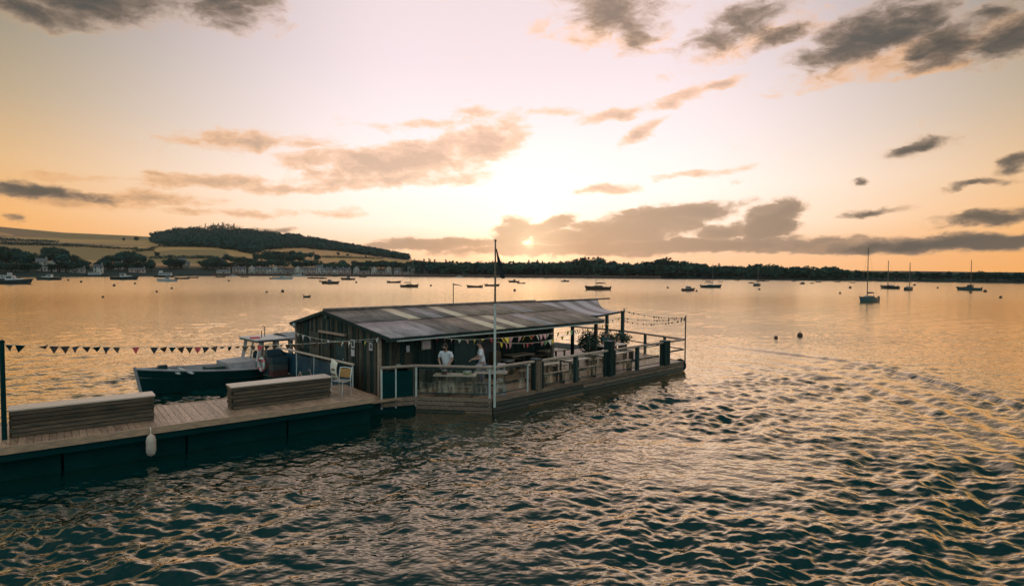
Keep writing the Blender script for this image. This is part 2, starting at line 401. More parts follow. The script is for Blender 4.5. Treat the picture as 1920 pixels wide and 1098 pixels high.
def land_material():
    m = bpy.data.materials.new('field_patchwork'); m.use_nodes = True; nt = m.node_tree; b = nt.nodes['Principled BSDF']
    g = nt.nodes.new('ShaderNodeNewGeometry'); p = Sk(nt, g.outputs['Position'])
    w = noise(nt, p, .004, 3, .5, out=1); w = vmath(nt, 'SCALE', vmath(nt, 'SUBTRACT', w, (.5, .5, .5))); w.so.node.inputs['Scale'].default_value = 120
    q = vmath(nt, 'MULTIPLY', vmath(nt, 'ADD', p, w), (.0048, .0042, 0))
    vo = nt.nodes.new('ShaderNodeTexVoronoi'); vo.inputs['Scale'].default_value = 1.0; nt.links.new(q.so, vo.inputs['Vector'])
    sp = nt.nodes.new('ShaderNodeSeparateColor'); nt.links.new(vo.outputs['Color'], sp.inputs[0])
    c = ramp(nt, Sk(nt, sp.outputs[0]), [(0, (.56, .31, .14)), (.25, (.50, .30, .12)), (.45, (.31, .19, .11)), (.62, (.27, .19, .085)), (.8, (.54, .33, .17)), (1, (.36, .19, .12))], 'CONSTANT')
    n2 = noise(nt, vmath(nt, 'MULTIPLY', p, (.02, .006, .02)), 1.0, 5, .6)
    c = mixc(nt, n2.sstep(.35, .7, 0, .45), c, (.30, .21, .10))
    sx = nt.nodes.new('ShaderNodeSeparateXYZ'); nt.links.new(p.so, sx.inputs[0])
    c = mixc(nt, Sk(nt, sx.outputs[2]).sstep(6, 13), (.014, .032, .028), c)
    nt.links.new(c.so, b.inputs['Base Color']); b.inputs['Roughness'].default_value = .95; b.inputs['Specular IOR Level'].default_value = .1
    return m
def make_land():
    a = np.radians(np.linspace(-66, 66, 420)); t = np.linspace(0, 1, 90) ** 1.4
    V = []
    px = PX(a); rs = shore_r(px)
    for tt in t:
        r = (rs - 18) * (1 - tt) + 2350 * tt
        x, y = r * np.sin(a), r * np.cos(a); V.append(np.stack([x, y, ground_h(x, y)], -1))
    V = np.array(V); nr, na = V.shape[:2]
    I = np.arange(nr * na).reshape(nr, na)
    q = np.stack([I[:-1, :-1], I[:-1, 1:], I[1:, 1:], I[1:, :-1]], -1).reshape(-1, 4)
    me = bpy.data.meshes.new('hills'); me.from_pydata(V.reshape(-1, 3).tolist(), [], q.tolist()); me.update()
    me.polygons.foreach_set('use_smooth', [True] * len(me.polygons))
    o = link('hills', me, land_material()); o['kind'] = 'structure'
make_land()
rnd = random.Random(11)
FOL = [pm('foliage_a', (.016, .085, .075), (.008, .045, .042), .9, .6, spec=.1, vary=.25), pm('foliage_b', (.032, .085, .060), (.014, .045, .038), .9, .6, spec=.1, vary=.25)]
BARK = pm('bark', (.05, .038, .028), (.025, .02, .016), .9, 3, spec=.1)
def leaf_mesh(name, seed, shape, n=300):
    q = np.random.default_rng(seed); V = []; Fc = []
    lobes = []
    if shape == 'round':
        for k in range(7):
            th = q.uniform(0, 6.28); rr = q.uniform(.05, .26)
            lobes.append((rr * math.cos(th), rr * math.sin(th), q.uniform(.40, .78), q.uniform(.14, .24), q.uniform(.13, .22)))
        lobes.append((0, 0, .58, .30, .30))
    elif shape == 'wide':
        for k in range(9):
            th = q.uniform(0, 6.28); rr = q.uniform(.1, .5)
            lobes.append((rr * math.cos(th), rr * math.sin(th), q.uniform(.35, .80), q.uniform(.18, .30), q.uniform(.12, .2)))
        lobes.append((0, 0, .5, .42, .34))
    else:
        for k in range(9):
            z = .2 + .75 * k / 8; w = .24 * (1.05 - z)
            lobes.append((q.normal(0, .02), q.normal(0, .02), z, w + .03, .08))
    tot = sum(l[3] ** 2 for l in lobes)
    for (x, y, z, w, h) in lobes:
        for _ in range(int(n * w * w / tot) + 6):
            d = q.normal(0, 1, 3); d /= np.linalg.norm(d); rad = q.uniform(.55, 1.06)
            c = np.array([x, y, z]) + d * np.array([w, w, h]) * rad
            s = q.uniform(.035, .075) * (.7 if shape == 'cone' else 1)
            nrm = d + q.normal(0, .5, 3); nrm /= np.linalg.norm(nrm)
            u_ = np.cross(nrm, [.3, .2, 1]); u_ /= np.linalg.norm(u_) + 1e-6; v_ = np.cross(nrm, u_)
            b = len(V); V += [c + u_ * s, c + v_ * s * .8, c - u_ * s * .9, c - v_ * s]; Fc.append((b, b + 1, b + 2, b + 3))
    me = bpy.data.meshes.new(name); me.from_pydata([tuple(map(float, p)) for p in V], [], Fc); me.update(); return me
CROWNS = [leaf_mesh('crown', 20 + i, ('round', 'wide', 'round', 'wide', 'cone', 'round')[i], 520) for i in range(6)]
for i, me in enumerate(CROWNS): me.materials.append(FOL[i % 2])
tb = MB(); tb.tube([(0, 0, -.06), (.01, 0, .25), (0, .01, .55)], [.03, .02, .01], 6)
tb.tube([(.005, 0, .28), (.12, .03, .5)], [.014, .006], 5); tb.tube([(.005, 0, .3), (-.10, -.05, .52)], [.013, .006], 5)
TRUNK = tb.mesh('trunk'); TRUNK.materials.append(BARK)
NTREE = 0
def tree(p, hm, kind, label, group, wide=1.0):
    global NTREE; NTREE += 1
    o = empty('tree', p, rnd.uniform(0, 6.28), label, 'tree', group)
    o.scale = (hm * wide, hm * wide, hm)
    link('crown', CROWNS[kind], None, o); link('trunk', TRUNK, None, o)
def tree_px(px, yb, yt, kind, label, group, wide=1.0):
    h = ground_hit(px, yb)
    if h is None: return
    p, r = h; tree(p, (yb - yt) / FPX * r * .98, kind, label, group, wide)
KR = (0, 1, 2, 3, 5)
MASS = [([0, 30, 56], [463, 467, 475], 512, 'dark leafy tree in the shoreline wood at the far left edge', 'trees of the far left shore wood'),
 ([72, 82, 105, 122, 142, 160], [478, 465, 461, 470, 481, 490], 511, 'dark leafy tree in the tall wood behind the left waterfront cottages', 'trees behind the left waterfront cottages'),
 ([190, 203, 222, 246, 266, 287], [486, 478, 475, 470, 479, 487], 509, 'dark leafy tree in the clump around the pale boathouse below the brown field', 'trees around the boathouse'),
 ([316, 350], [487, 485], 505, 'small dark tree behind the pink village house below the tan field', 'trees behind the pink village house'),
 ([384, 412, 424, 440, 462, 480], [484, 480, 476, 479, 479, 484], 507, 'dark rounded tree above the left end of the white waterfront terrace', 'trees above the left end of the terrace'),
 ([480, 500, 540, 570, 590, 604], [475, 468, 468, 472, 470, 478], 505, 'tall dark tree in the thick wood above the white waterfront terrace', 'trees of the thick wood above the terrace'),
 ([606, 650, 692], [494, 492, 497], 507, 'low dark tree behind the middle of the white waterfront terrace', 'low trees behind the terrace'),
 ([692, 712, 740, 770], [487, 484, 488, 492], 507, 'dark tree in the round clump above the right end of the white terrace', 'trees above the right end of the terrace')]
for xs, ys, yb, lab, grp in MASS:
    x = xs[0]
    while x <= xs[-1]:
        yt = float(np.interp(x, xs, ys)) + rnd.uniform(-1, 3)
        tree_px(x, yt + rnd.uniform(14, 18), yt, rnd.choice(KR), lab, grp, 1.3)
        if yb - yt > 34: tree_px(x + rnd.uniform(-3, 3), (yt + yb) / 2 + 8, (yt + yb) / 2 - 12, rnd.choice(KR), lab, grp, 1.4)
        tree_px(x + rnd.uniform(-4, 4), yb - rnd.uniform(0, 3), yb - rnd.uniform(15, 21), rnd.choice(KR), lab, grp, 1.4)
        x += rnd.uniform(10, 14)
for (x, yb, yt, k, w, lab) in ((232, 452.6, 446, 0, 1.1, 'smaller of two lone trees on the bare left skyline'), (256, 452.6, 444, 1, .9, 'larger of two lone trees on the bare left skyline'),
        (289, 450, 441, 1, .9, 'leaning tree at the left foot of the wooded hilltop'), (294, 483, 472, 2, 1.0, 'lone dark tree standing on the hedge line of the tan left field'),
        (634, 480, 472, 5, 1.0, 'larger lone tree in the tan field above the terrace'), (652, 481, 475, 3, .9, 'squat lone tree in the middle of the tan field above the terrace'), (686, 484, 478, 0, .9, 'rightmost lone tree in the tan field above the terrace'),
        (795, 491, 484, 0, .8, 'small skyline tree above the cottages, leftmost of its row'), (815, 492, 485, 2, .8, 'small skyline tree just left of the wind-bent tree'), (843, 491, 478.5, 1, .6, 'wind-bent skyline tree left of the flagpole'),
        (882, 492, 484, 0, .9, 'rounded skyline tree next left of the tall round one by the flagpole'), (898, 493, 482, 5, .9, 'tall round skyline tree just left of the flagpole'), (914, 493, 484, 2, .8, 'skyline tree touching the flagpole'),
        (936, 494, 485, 1, .7, 'skyline tree just right of the flag'), (1008, 498, 486, 4, 1.2, 'thin conifer on the skyline just right of the sun')):
    tree_px(x, yb, yt, k, lab, None, w)
SKX = [770, 800, 850, 900, 950, 985, 1000, 1040, 1060, 1090, 1125, 1140, 1165, 1200, 1240, 1280, 1300, 1340, 1380, 1440, 1480, 1540, 1578, 1590, 1640, 1700, 1760, 1820, 1930]
SKY = [483, 486, 486, 488, 489, 488, 489, 489, 487, 482, 480, 488, 489, 491, 483, 485, 491, 496, 497, 495, 500, 500, 501, 507, 509, 510, 511, 511, 509]
def shore_label(x):
    if x < 930: return 'dark tree on the wooded shore left of the flagpole', 'trees on the shore left of the flagpole'
    if x < 1060: return 'dark tree on the low wooded shore under the sun', 'trees on the shore under the sun'
    if x < 1160: return 'tall dark tree of the flat-topped clump right of the sun', 'trees of the flat-topped clump'
    if x < 1330: return 'dark tree on the long wooded shore under the bank of cumulus', 'trees on the shore under the cumulus'
    if x < 1585: return 'dark tree on the even wooded shore left of the tall-masted sloop', 'trees on the shore left of the tall-masted sloop'
    return 'low dark tree on the far right shore', 'trees on the far right shore'
x = 770
while x < 1932:
    lab, grp = shore_label(x); ysk = float(np.interp(x, SKX, SKY)); ysh = 511 + (x - 960) * .0063 + CAMH * FPX / float(shore_r(x))
    sp = 14 if x < 1585 else 17
    p = at_r(x, float(shore_r(x)) + rnd.uniform(60, 110)); r = p.length
    hz = 511 + (x - 960) * .0063
    hm = (hz - ysk + rnd.uniform(-4.5, 2.4)) / FPX * r + CAMH - p.z
    tree(p, max(hm, 5), rnd.choice(KR) if rnd.random() > .09 else 4, lab, grp, rnd.uniform(1.0, 1.5))
    p = at_r(x + rnd.uniform(-4, 4), float(shore_r(x)) + rnd.uniform(5, 22)); r = p.length
    tree(p, max((hz - ysk) / FPX * r * rnd.uniform(.45, .75) + CAMH - 1, 6), rnd.choice(KR), lab, grp, rnd.uniform(1.3, 1.8))
    x += rnd.uniform(sp * .75, sp * 1.3)
# ---- the woods on the hill: one uncountable mass
def clump_cloud(name, pts, mat_, seed, per=40):
    q = np.random.default_rng(seed); n = len(pts); C = np.array([p[:3] for p in pts]); S = np.array([p[3] for p in pts]); K = np.array([p[4] for p in pts])
    d = q.normal(0, 1, (n, per, 3)); d /= np.linalg.norm(d, axis=-1, keepdims=True)
    hgt = np.where(K > 0, 1.5, .75)[:, None]
    c = np.repeat(C[:, None, :], per, 1).copy()
    tt = q.uniform(0, 1, (n, per)); con = K[:, None] > 0
    rad = np.where(con, (1 - tt) * .42, q.uniform(.6, 1.05, (n, per)))
    c[..., 0] += d[..., 0] * rad * S[:, None]; c[..., 1] += d[..., 1] * rad * S[:, None]
    c[..., 2] += np.where(con, tt * 1.9 * S[:, None], (d[..., 2] * rad * hgt + .7) * S[:, None])
    nrm = d + q.normal(0, .45, d.shape); nrm /= np.linalg.norm(nrm, axis=-1, keepdims=True)
    u_ = np.cross(nrm, np.array([.3, .2, 1.])); u_ /= np.linalg.norm(u_, axis=-1, keepdims=True) + 1e-6; v_ = np.cross(nrm, u_)
    s = (q.uniform(.16, .30, (n, per)) * S[:, None])[..., None] * np.where(con, .6, 1)[..., None]
    V = np.stack([c + u_ * s, c + v_ * s * .8, c - u_ * s * .9, c - v_ * s], 2).reshape(-1, 3)
    me = bpy.data.meshes.new(name); me.vertices.add(len(V)); me.vertices.foreach_set('co', V.astype(np.float32).ravel())
    nf = len(V) // 4; me.loops.add(nf * 4); me.loops.foreach_set('vertex_index', np.arange(nf * 4, dtype=np.int32))
    me.polygons.add(nf); me.polygons.foreach_set('loop_start', np.arange(0, nf * 4, 4, dtype=np.int32)); me.polygons.foreach_set('loop_total', np.full(nf, 4, np.int32))
    me.update(calc_edges=True); return me
WX = [284, 300, 330, 400, 440, 480, 495, 560, 640, 700, 765]; WLO = [453, 460, 462, 464, 469, 478, 468, 465, 472, 480, 487]; WHI = [452, 446, 440, 436, 437, 442, 444, 449, 459, 470, 484]
pts = []
for _ in range(2300):
    x = rnd.uniform(286, 765); lo = float(np.interp(x, WX, WLO)); hi = float(np.interp(x, WX, WHI)); y = hi + (lo - hi) * rnd.random()
    h = ground_hit(x, y)
    if h: pts.append((*h[0], rnd.uniform(5, 8.5), 0))
for k in range(260):
    x = 286 + 480 * k / 259; a = math.atan((x - 960) / FPX); rc = float(np.interp(x, XC, RC)) * .985
    p = at_r(x, rc); con = 1 if (372 < x < 445 and rnd.random() < .75) else 0
    pts.append((*p, rnd.uniform(5, 9.5), con))
o = link('hilltop_wood', clump_cloud('hilltop_wood', pts, None, 5), FOL[0]); tag(o, 'dark wood covering the crest of the rounded hill', 'wood', kind='stuff')
pts = []
for _ in range(1300):
    x = rnd.uniform(770, 1940); r = float(shore_r(x)) + rnd.uniform(6, 170); p = at_r(x, r)
    ysk = float(np.interp(x, SKX, SKY)); hm = max(((511 + (x - 960) * .0063) - ysk) / FPX * r, 3)
    pts.append((p.x, p.y, p.z, min(hm * .55, 7.5) * rnd.uniform(.7, 1.05), 0))
o = link('shore_thicket', clump_cloud('shore_thicket', pts, None, 6), FOL[1]); tag(o, 'dark undergrowth between the trees of the far shore', 'undergrowth', kind='stuff')
for k, (poly, lab) in enumerate((([(0, 459), (70, 460), (150, 463), (290, 471)], 'long dark hedge running across the upper left fields'), ([(250, 474), (285, 468), (300, 463), (345, 463)], 'hedge curving up to the wooded hilltop'),
        ([(280, 485), (345, 485), (410, 484)], 'hedge along the foot of the tan dome-shaped field'), ([(604, 483), (690, 485), (720, 486)], 'hedge between the two tan fields above the terrace'), ([(0, 451), (60, 453), (110, 455)], 'hedge just under the far left skyline'))):
    pts = []
    for (a, b) in zip(poly, poly[1:]):
        n = int((b[0] - a[0]) / 2.2)
        for i in range(n):
            f = i / n; h = ground_hit(a[0] + (b[0] - a[0]) * f, a[1] + (b[1] - a[1]) * f)
            if h: pts.append((*h[0], rnd.uniform(1.8, 3.4), 0))
    if pts: tag(link('hedge', clump_cloud('hedge', pts, None, 30 + k, 26), FOL[k % 2]), lab, 'hedge', 'hedges between the fields')
# ---- houses of the village
WHITEW = [pm('white_render', (.62, .56, .50), (.46, .42, .38), .9, .8, vary=.12), pm('pink_render', (.54, .38, .33), (.42, .31, .27), .9, .8, vary=.12), pm('stone_render', (.42, .37, .31), (.30, .27, .23), .9, .8, vary=.12)]
SLATE = pm('slate_roof', (.10, .11, .12), (.06, .065, .075), .8, 2, vary=.2)
PANE = pm('window_pane', (.03, .04, .05), (.05, .06, .07), .15, 2)
def house_proto(style, wm):
    o = empty('house')
    w, d, h, rh = {'terrace': (6.2, 7, 4.8, 2.0), 'gable': (6.0, 8, 5.4, 3.2), 'low': (12, 6, 2.8, 1.2), 'tall': (7.0, 8, 7.2, 2.2)}[style]
    if style == 'gable':
        MB().add([(-w/2, 0, -2), (w/2, 0, -2), (w/2, 0, h), (0, 0, h + rh), (-w/2, 0, h), (-w/2, d, -2), (w/2, d, -2), (w/2, d, h), (0, d, h + rh), (-w/2, d, h)],
            [(0, 1, 2, 3, 4), (9, 8, 7, 6, 5), (1, 6, 7, 2), (5, 0, 4, 9)]).build('wall', wm, o)
        MB().add([(-w/2 - .3, -.3, h - .2), (0, -.3, h + rh + .15), (w/2 + .3, -.3, h - .2), (-w/2 - .3, d + .3, h - .2), (0, d + .3, h + rh + .15), (w/2 + .3, d + .3, h - .2)], [(0, 1, 4, 3), (1, 2, 5, 4)]).build('roof', SLATE, o)
    else:
        MB().add([(-w/2, 0, -2), (w/2, 0, -2), (w/2, d, -2), (-w/2, d, -2), (-w/2, 0, h), (w/2, 0, h), (w/2, d, h), (-w/2, d, h), (-w/2, d/2, h + rh), (w/2, d/2, h + rh)],
            [(0, 1, 5, 4), (2, 3, 7, 6), (1, 2, 6, 9, 5), (3, 0, 4, 8, 7)]).build('wall', wm, o)
        rf = MB().add([(-w/2 - .1, -.35, h - .1), (w/2 + .1, -.35, h - .1), (w/2 + .1, d/2, h + rh + .12), (-w/2 - .1, d/2, h + rh + .12), (-w/2 - .1, d + .35, h - .1), (w/2 + .1, d + .35, h - .1)], [(0, 1, 2, 3), (3, 2, 5, 4)]).build('roof', SLATE, o)
        MB().box((w/2 - .7, d/2, h + rh + .5), (.8, .6, 1.4)).build('chimney', WHITEW[2], rf)
    rows = [1.0] if style == 'low' else ([1.0, 3.4] if style != 'tall' else [1.0, 3.4, 5.6])
    for z in rows:
        for xx in ((-w*.28, w*.28) if style != 'low' else (-4, -1.3, 1.3, 4)):
            wn = MB().box((xx, -.04, z + .6), (1.1, .1, 1.25)).build('window', PANE, o)
            MB().box((xx, -.10, z - .1), (1.4, .16, .12)).build('sill', wm, wn)
    MB().box((0, -.04, .85), (.95, .1, 2.0)).build('door', BARK, o)
    return reg(o)
PROTOS = {}
def house(px, py, style, col, label, group, sc=1.0):
    k = (style, col)
    h = at_r(px, float(shore_r(px)) + 9) if py is None else ground_hit(px, py)[0]
    if k not in PROTOS: o = PROTOS[k] = house_proto(style, WHITEW[col])
    else: o = copy_tree(PROTOS[k])
    o.location = (h.x, h.y, max(h.z, 2.2)); o.rotation_euler = (0, 0, -math.atan2(h.x, h.y) + rnd.uniform(-.12, .12)); o.scale = (sc, sc, sc)
    tag(o, label, 'house', group)
ORD = ['first', 'second', 'third', 'fourth', 'fifth', 'sixth', 'seventh', 'eighth', 'ninth', 'tenth', 'eleventh', 'twelfth', 'thirteenth', 'fourteenth', 'fifteenth', 'sixteenth', 'seventeenth', 'eighteenth', 'nineteenth', 'twentieth', 'twenty-first', 'twenty-second', 'twenty-third', 'twenty-fourth', 'twenty-fifth', 'twenty-sixth', 'twenty-seventh', 'twenty-eighth', 'twenty-ninth', 'thirtieth']
row = [(419, 'low', 0), (443, 'terrace', 1), (455, 'terrace', 0), (472, 'gable', 0), (482, 'terrace', 2), (494, 'terrace', 2), (506, 'terrace', 0), (516, 'gable', 0), (526, 'terrace', 2), (540, 'low', 2), (558, 'gable', 0), (567, 'terrace', 0), (580, 'terrace', 1), (589, 'terrace', 1), (599, 'tall', 0), (608, 'terrace', 0), (617, 'terrace', 1), (627, 'terrace', 0), (639, 'terrace', 1), (652, 'terrace', 1), (668, 'gable', 0), (682, 'low', 1), (702, 'gable', 0), (714, 'low', 1), (728, 'gable', 0), (745, 'terrace', 0), (755, 'low', 1), (771, 'tall', 2)]
for i, (px, st, c) in enumerate(row):
    house(px, None, st, c, f"{ {'low': 'long low', 'terrace': 'two-storey', 'gable': 'gable-fronted', 'tall': 'tall'}[st]} {('white', 'pinkish', 'grey')[c]} house, {ORD[i]} from the left in the waterfront row", 'houses of the waterfront row')
for (px, py, st, c, lab) in ((78, 508, 'tall', 2, 'narrow tall grey cottage, leftmost of four among the dark left trees'), (97, 509, 'gable', 0, 'pale gabled cottage, second of four among the dark left trees'), (112, 509, 'gable', 0, 'brightest gabled cottage, third of four among the dark left trees'), (125, 507, 'terrace', 2, 'dim grey cottage, rightmost of four among the dark left trees'),
        (141, 511, 'low', 2, 'long low grey building right of the four left cottages'), (184, 512, 'terrace', 0, 'pale gabled boatyard shed behind the slipway boat'), (222, 505, 'terrace', 0, 'white house with two dark windows above the shore left of the long shed'), (258, 511, 'low', 1, 'long low pinkish shed right of the white house with two dark windows'),
        (328, 501, 'terrace', 1, 'larger pink village house below the tan dome field'), (342, 501, 'tall', 1, 'tall pinkish house joined to the right of the pink village house'), (350, 502, 'terrace', 2, 'grey house at the right end of the pink village group'), (388, 501, 'terrace', 2, 'long-roofed house above the moorings left of the white row'), (398, 503, 'low', 0, 'low white house just below the long-roofed house'), (408, 503, 'terrace', 1, 'reddish house left of the round tree above the white row'), (416, 501, 'gable', 1, 'gabled reddish house hard against the round tree'),
        (800, 510, 'gable', 0, 'lower white gabled house on the wooded shore right of the row'), (807, 503, 'gable', 2, 'upper grey gabled house among trees right of the row'), (822, 511, 'terrace', 0, 'white cottage at the water right of the gabled pair'), (827, 512, 'gable', 0, 'small bright cottage touching the white waterside cottage'), (862, 513, 'gable', 0, 'steep white gabled boathouse left of the flagpole'), (893, 509, 'gable', 2, 'narrow grey gabled house just left of the flagpole'), (1192, 516, 'terrace', 2, 'lone pale house in the trees right of the flat-topped clump'), (692, 499, 'low', 0, 'low white roofed building above the right end of the row'), (677, 500, 'low', 2, 'low grey building above the right end of the row')):
    house(px, py, st, c, lab, 'scattered village houses')
# ---- sea wall in lengths
SEAW = pm('sea_wall_stone', (.16, .085, .06), (.10, .06, .05), .9, .6)
sw = MB(); prev = None
xs = np.linspace(395, 1240, 140)
ring = []
for px in xs:
    r = float(shore_r(px)) + 2; d = ray(px, 512); dl = math.hypot(d.x, d.y); ux, uy = d.x / dl, d.y / dl
    ring.append([(ux * (r - .4), uy * (r - .4), -.6), (ux * r, uy * r, 2.1), (ux * (r + .2), uy * (r + .2), 2.5), (ux * (r + 1.2), uy * (r + 1.2), 2.5), (ux * (r + 1.3), uy * (r + 1.3), -.6)])
sw.loft(ring, True, True); tag(sw.build('sea_wall', SEAW), 'long reddish stone sea wall along the foot of the village', 'sea wall')
# ------------------------------------------------------------------ boats at their moorings
HW = pm('boat_white', (.62, .62, .60), (.50, .50, .50), .35, 1.5); HD = pm('boat_dark', (.016, .040, .045), (.012, .028, .032), .4, 1.5)
HB = pm('boat_brown', (.10, .055, .032), (.06, .035, .022), .5, 2); HG = pm('boat_grey', (.22, .23, .24), (.15, .16, .17), .45, 2); HT = pm('boat_teal', (.035, .115, .125), (.025, .08, .09), .4, 2)
SPAR = pm('spar', (.16, .13, .10), (.10, .085, .07), .4, 2); GLS = pm('dark_glass', (.015, .02, .025), (.02, .03, .035), .08, 2); CANV = pm('canvas', (.05, .07, .085), (.035, .05, .06), .8, 3)
def hull_rings(L, B, fbow, fmid, fstern, draft=.3, transom=.8, rake=.5, flare=.82, n=13):
    rings = []
    for i in range(n):
        t = i / (n - 1); x = -L / 2 + L * t
        w = B / 2 * (transom + (1 - transom) * math.sin(min(t / .45, 1) * math.pi / 2)) * (1 - max(0, (t - .45) / .55) ** 2.3 * .985)
        sh = fmid + (fbow - fmid) * max(0, (t - .35) / .65) ** 2 + (fstern - fmid) * max(0, (.35 - t) / .35) ** 2
        rk = rake * max(0, (t - .6) / .4) ** 2
        dr = draft * (1 - max(0, (t - .7) / .3) ** 2 * .7)
        rings.append([(x + rk, w, sh), (x + rk * .6, w * (flare + .1), sh * .45), (x + rk * .15, w * flare, -.02), (x - rk * .1, w * .45, -dr), (x - rk * .1, -w * .45, -dr), (x + rk * .15, -w * flare, -.02), (x + rk * .6, -w * (flare + .1), sh * .45), (x + rk, -w, sh)])
    return rings
def hull(name, rings, m, parent, deckm=None, drop=.12, strake=None):
    h = MB(); n = len(rings); h.loft(rings, False)
    h.add(rings[0], [tuple(range(len(rings[0])))]); h.smooth = False
    o = h.build(name, m, parent)
    dk = MB(); dk.loft([[(r[0][0], r[0][1] * .97, r[0][2] - drop), (r[0][0], 0, r[0][2] - drop + .03), (r[-1][0], r[-1][1] * .97, r[-1][2] - drop)] for r in rings], False)
    dk.build('deck', deckm or m, parent)
    for sgn in (0, -1):
        g = MB(); g.tube([(r[sgn][0], r[sgn][1], r[sgn][2]) for r in rings], .04 * (rings[-1][0][0] - rings[0][0][0]) / 7, 6); g.build('rubbing_strake', strake or SPAR, o)
    return o
def sloop(hm, cabm, mast=9.0, boom=True, mr=.08):
    o = empty('sailing_boat'); R0 = hull_rings(7, 2.3, 1.15, .85, .8, .35, .6, .55)
    hull('hull', R0, hm, o, HW)
    c = MB(); c.loft([[(-1.2, .75, .72), (-1.2, .62, 1.22), (-1.2, -.62, 1.22), (-1.2, -.75, .72)], [(.6, .72, .78), (.5, .58, 1.28), (.5, -.58, 1.28), (.6, -.72, .78)], [(1.9, .45, .9), (1.5, .35, 1.12), (1.5, -.35, 1.12), (1.9, -.45, .9)]], False, False)
    c.f += [(0, 3, 2, 1), (8, 9, 10, 11)]; cb = c.build('cabin', cabm, o)
    for sg in (-1, 1): MB().box((-.3, sg * .705, 1.0), (1.3, .03, .18)).build('window', GLS, cb)
    MB().tube([(.75, 0, 1.0), (.75, 0, mast)], [mr, mr * .7], 8).build('mast', SPAR, o)
    MB().bar((.75, -.35, mast * .62), (.75, .35, mast * .62), .05, .04).build('spreader', SPAR, o)
    MB().tube([(.75, 0, 1.75), (-2.1, 0, 1.85)], .05, 6).build('boom', SPAR, o)
    if boom: MB().tube([(.6, 0, 1.90), (-.6, 0, 1.98), (-2.0, 0, 1.94)], [.17, .14, .08], 8).build('sail_cover', CANV, o)
    MB().bar((-2.0, 0, .8), (-2.0, 0, 1.85), .05, .05).build('boom_crutch', SPAR, o)
    for q in ((3.9, 0, 1.15), (-3.45, 0, .85)): MB().tube([q, (.75, 0, mast - .05)], .012, 4).build('stay', SPAR, o)
    MB().tube([(3.3, .45, 1.1), (3.4, .45, 1.6), (4.0, 0, 1.7), (3.4, -.45, 1.6), (3.3, -.45, 1.1)], .02, 5).build('pulpit', SPAR, o)
    MB().box((-3.55, .3, .75), (.3, .3, .8)).build('outboard', HD, o)
    return reg(o)
def cruiser(hm, cabm, mast=0):
    o = empty('motor_boat'); hull('hull', hull_rings(7, 2.5, 1.25, .9, .85, .3, .85, .7), hm, o, HW)
    c = MB(); c.loft([[(-1.0, .95, .8), (-.9, .85, 1.9), (-.9, -.85, 1.9), (-1.0, -.95, .8)], [(.9, .95, .85), (.35, .8, 1.95), (.35, -.8, 1.95), (.9, -.95, .85)]], False)
    c.f += [(0, 3, 2, 1), (4, 5, 6, 7)]; cb = c.build('wheelhouse', cabm, o)
    c = MB(); c.loft([[(.85, .85, .85), (.85, .7, 1.3), (.85, -.7, 1.3), (.85, -.85, .85)], [(2.5, .45, 1.0), (2.2, .35, 1.2), (2.2, -.35, 1.2), (2.5, -.45, 1.0)]], False); c.f += [(4, 5, 6, 7)]; c.build('foredeck_cabin', cabm, o)
    for sg in (-1, 1): MB().box((-.25, sg * .905, 1.55), (1.0, .04, .4), Matrix.Rotation(sg * .09, 3, 'X')).build('window', GLS, cb)
    MB().box((.66, 0, 1.5), (.04, 1.4, .45), Matrix.Rotation(-.45, 3, 'Y')).build('windscreen', GLS, cb)
    MB().box((-.3, 0, 1.97), (1.6, 1.9, .06)).build('roof', cabm, o)
    MB().box((-3.55, 0, .7), (.35, .4, .9)).build('outboard', HD, o)
    if mast: MB().tube([(-.3, 0, 1.9), (-.3, 0, mast)], [.13, .10], 6).build('mast', SPAR, o)
    else: MB().tube([(-.6, .2, 2.0), (-.6, .2, 2.9)], .025, 5).build('aerial', SPAR, o)
    return reg(o)
def dinghy(hm):
    o = empty('open_boat'); hull('hull', hull_rings(5, 1.8, .8, .5, .55, .2, .75, .5), hm, o, HB, .25)
    for xx in (-1.4, -.1, 1.1): MB().box((xx, 0, .42), (.28, 1.55, .05)).build('thwart', SPAR, o)
    MB().box((-2.5, 0, .6), (.25, .3, .8)).build('outboard', HD, o)
    MB().box((-1.7, .2, .62), (.5, .5, .35)).build('locker', HD, o)
    return reg(o)
def ketchbarge(hm):
    o = empty('ferry_boat'); hull('hull', hull_rings(10, 3.2, 1.4, 1.0, 1.0, .4, .85, .6), hm, o, HW)
    cb = MB().box((-.6, 0, 1.7), (6.0, 2.5, 1.6)).build('saloon', HW, o)
    for sg in (-1, 1):
        for k in range(5): MB().box((-2.8 + k * 1.1, sg * 1.26, 1.8), (.75, .04, .6)).build('window', GLS, cb)
    MB().box((-.6, 0, 2.55), (6.5, 2.8, .08)).build('roof', HG, o)
    MB().box((1.6, 0, 3.1), (1.3, 1.6, 1.0)).build('wheelhouse', HW, o)
    return reg(o)
BP = {}
def mk(k):
    return {'sd': lambda: sloop(HD, HW), 'sw': lambda: sloop(HW, HW), 'sb': lambda: sloop(HB, HB, 11.0), 'st': lambda: sloop(HT, HT, 11.8, True, .11), 'sx': lambda: sloop(HD, HG, 9.6, False, .13), 'sc': lambda: sloop(HB, HB, 4.8), 'ss': lambda: sloop(HD, HG, 5.5, False),
            'cd': lambda: cruiser(HD, HW), 'cw': lambda: cruiser(HW, HW), 'cb': lambda: cruiser(HB, HG), 'cm': lambda: cruiser(HT, HD, 11.0), 'dd': lambda: dinghy(HD), 'db': lambda: dinghy(HB), 'f': lambda: ketchbarge(HD)}[k]()
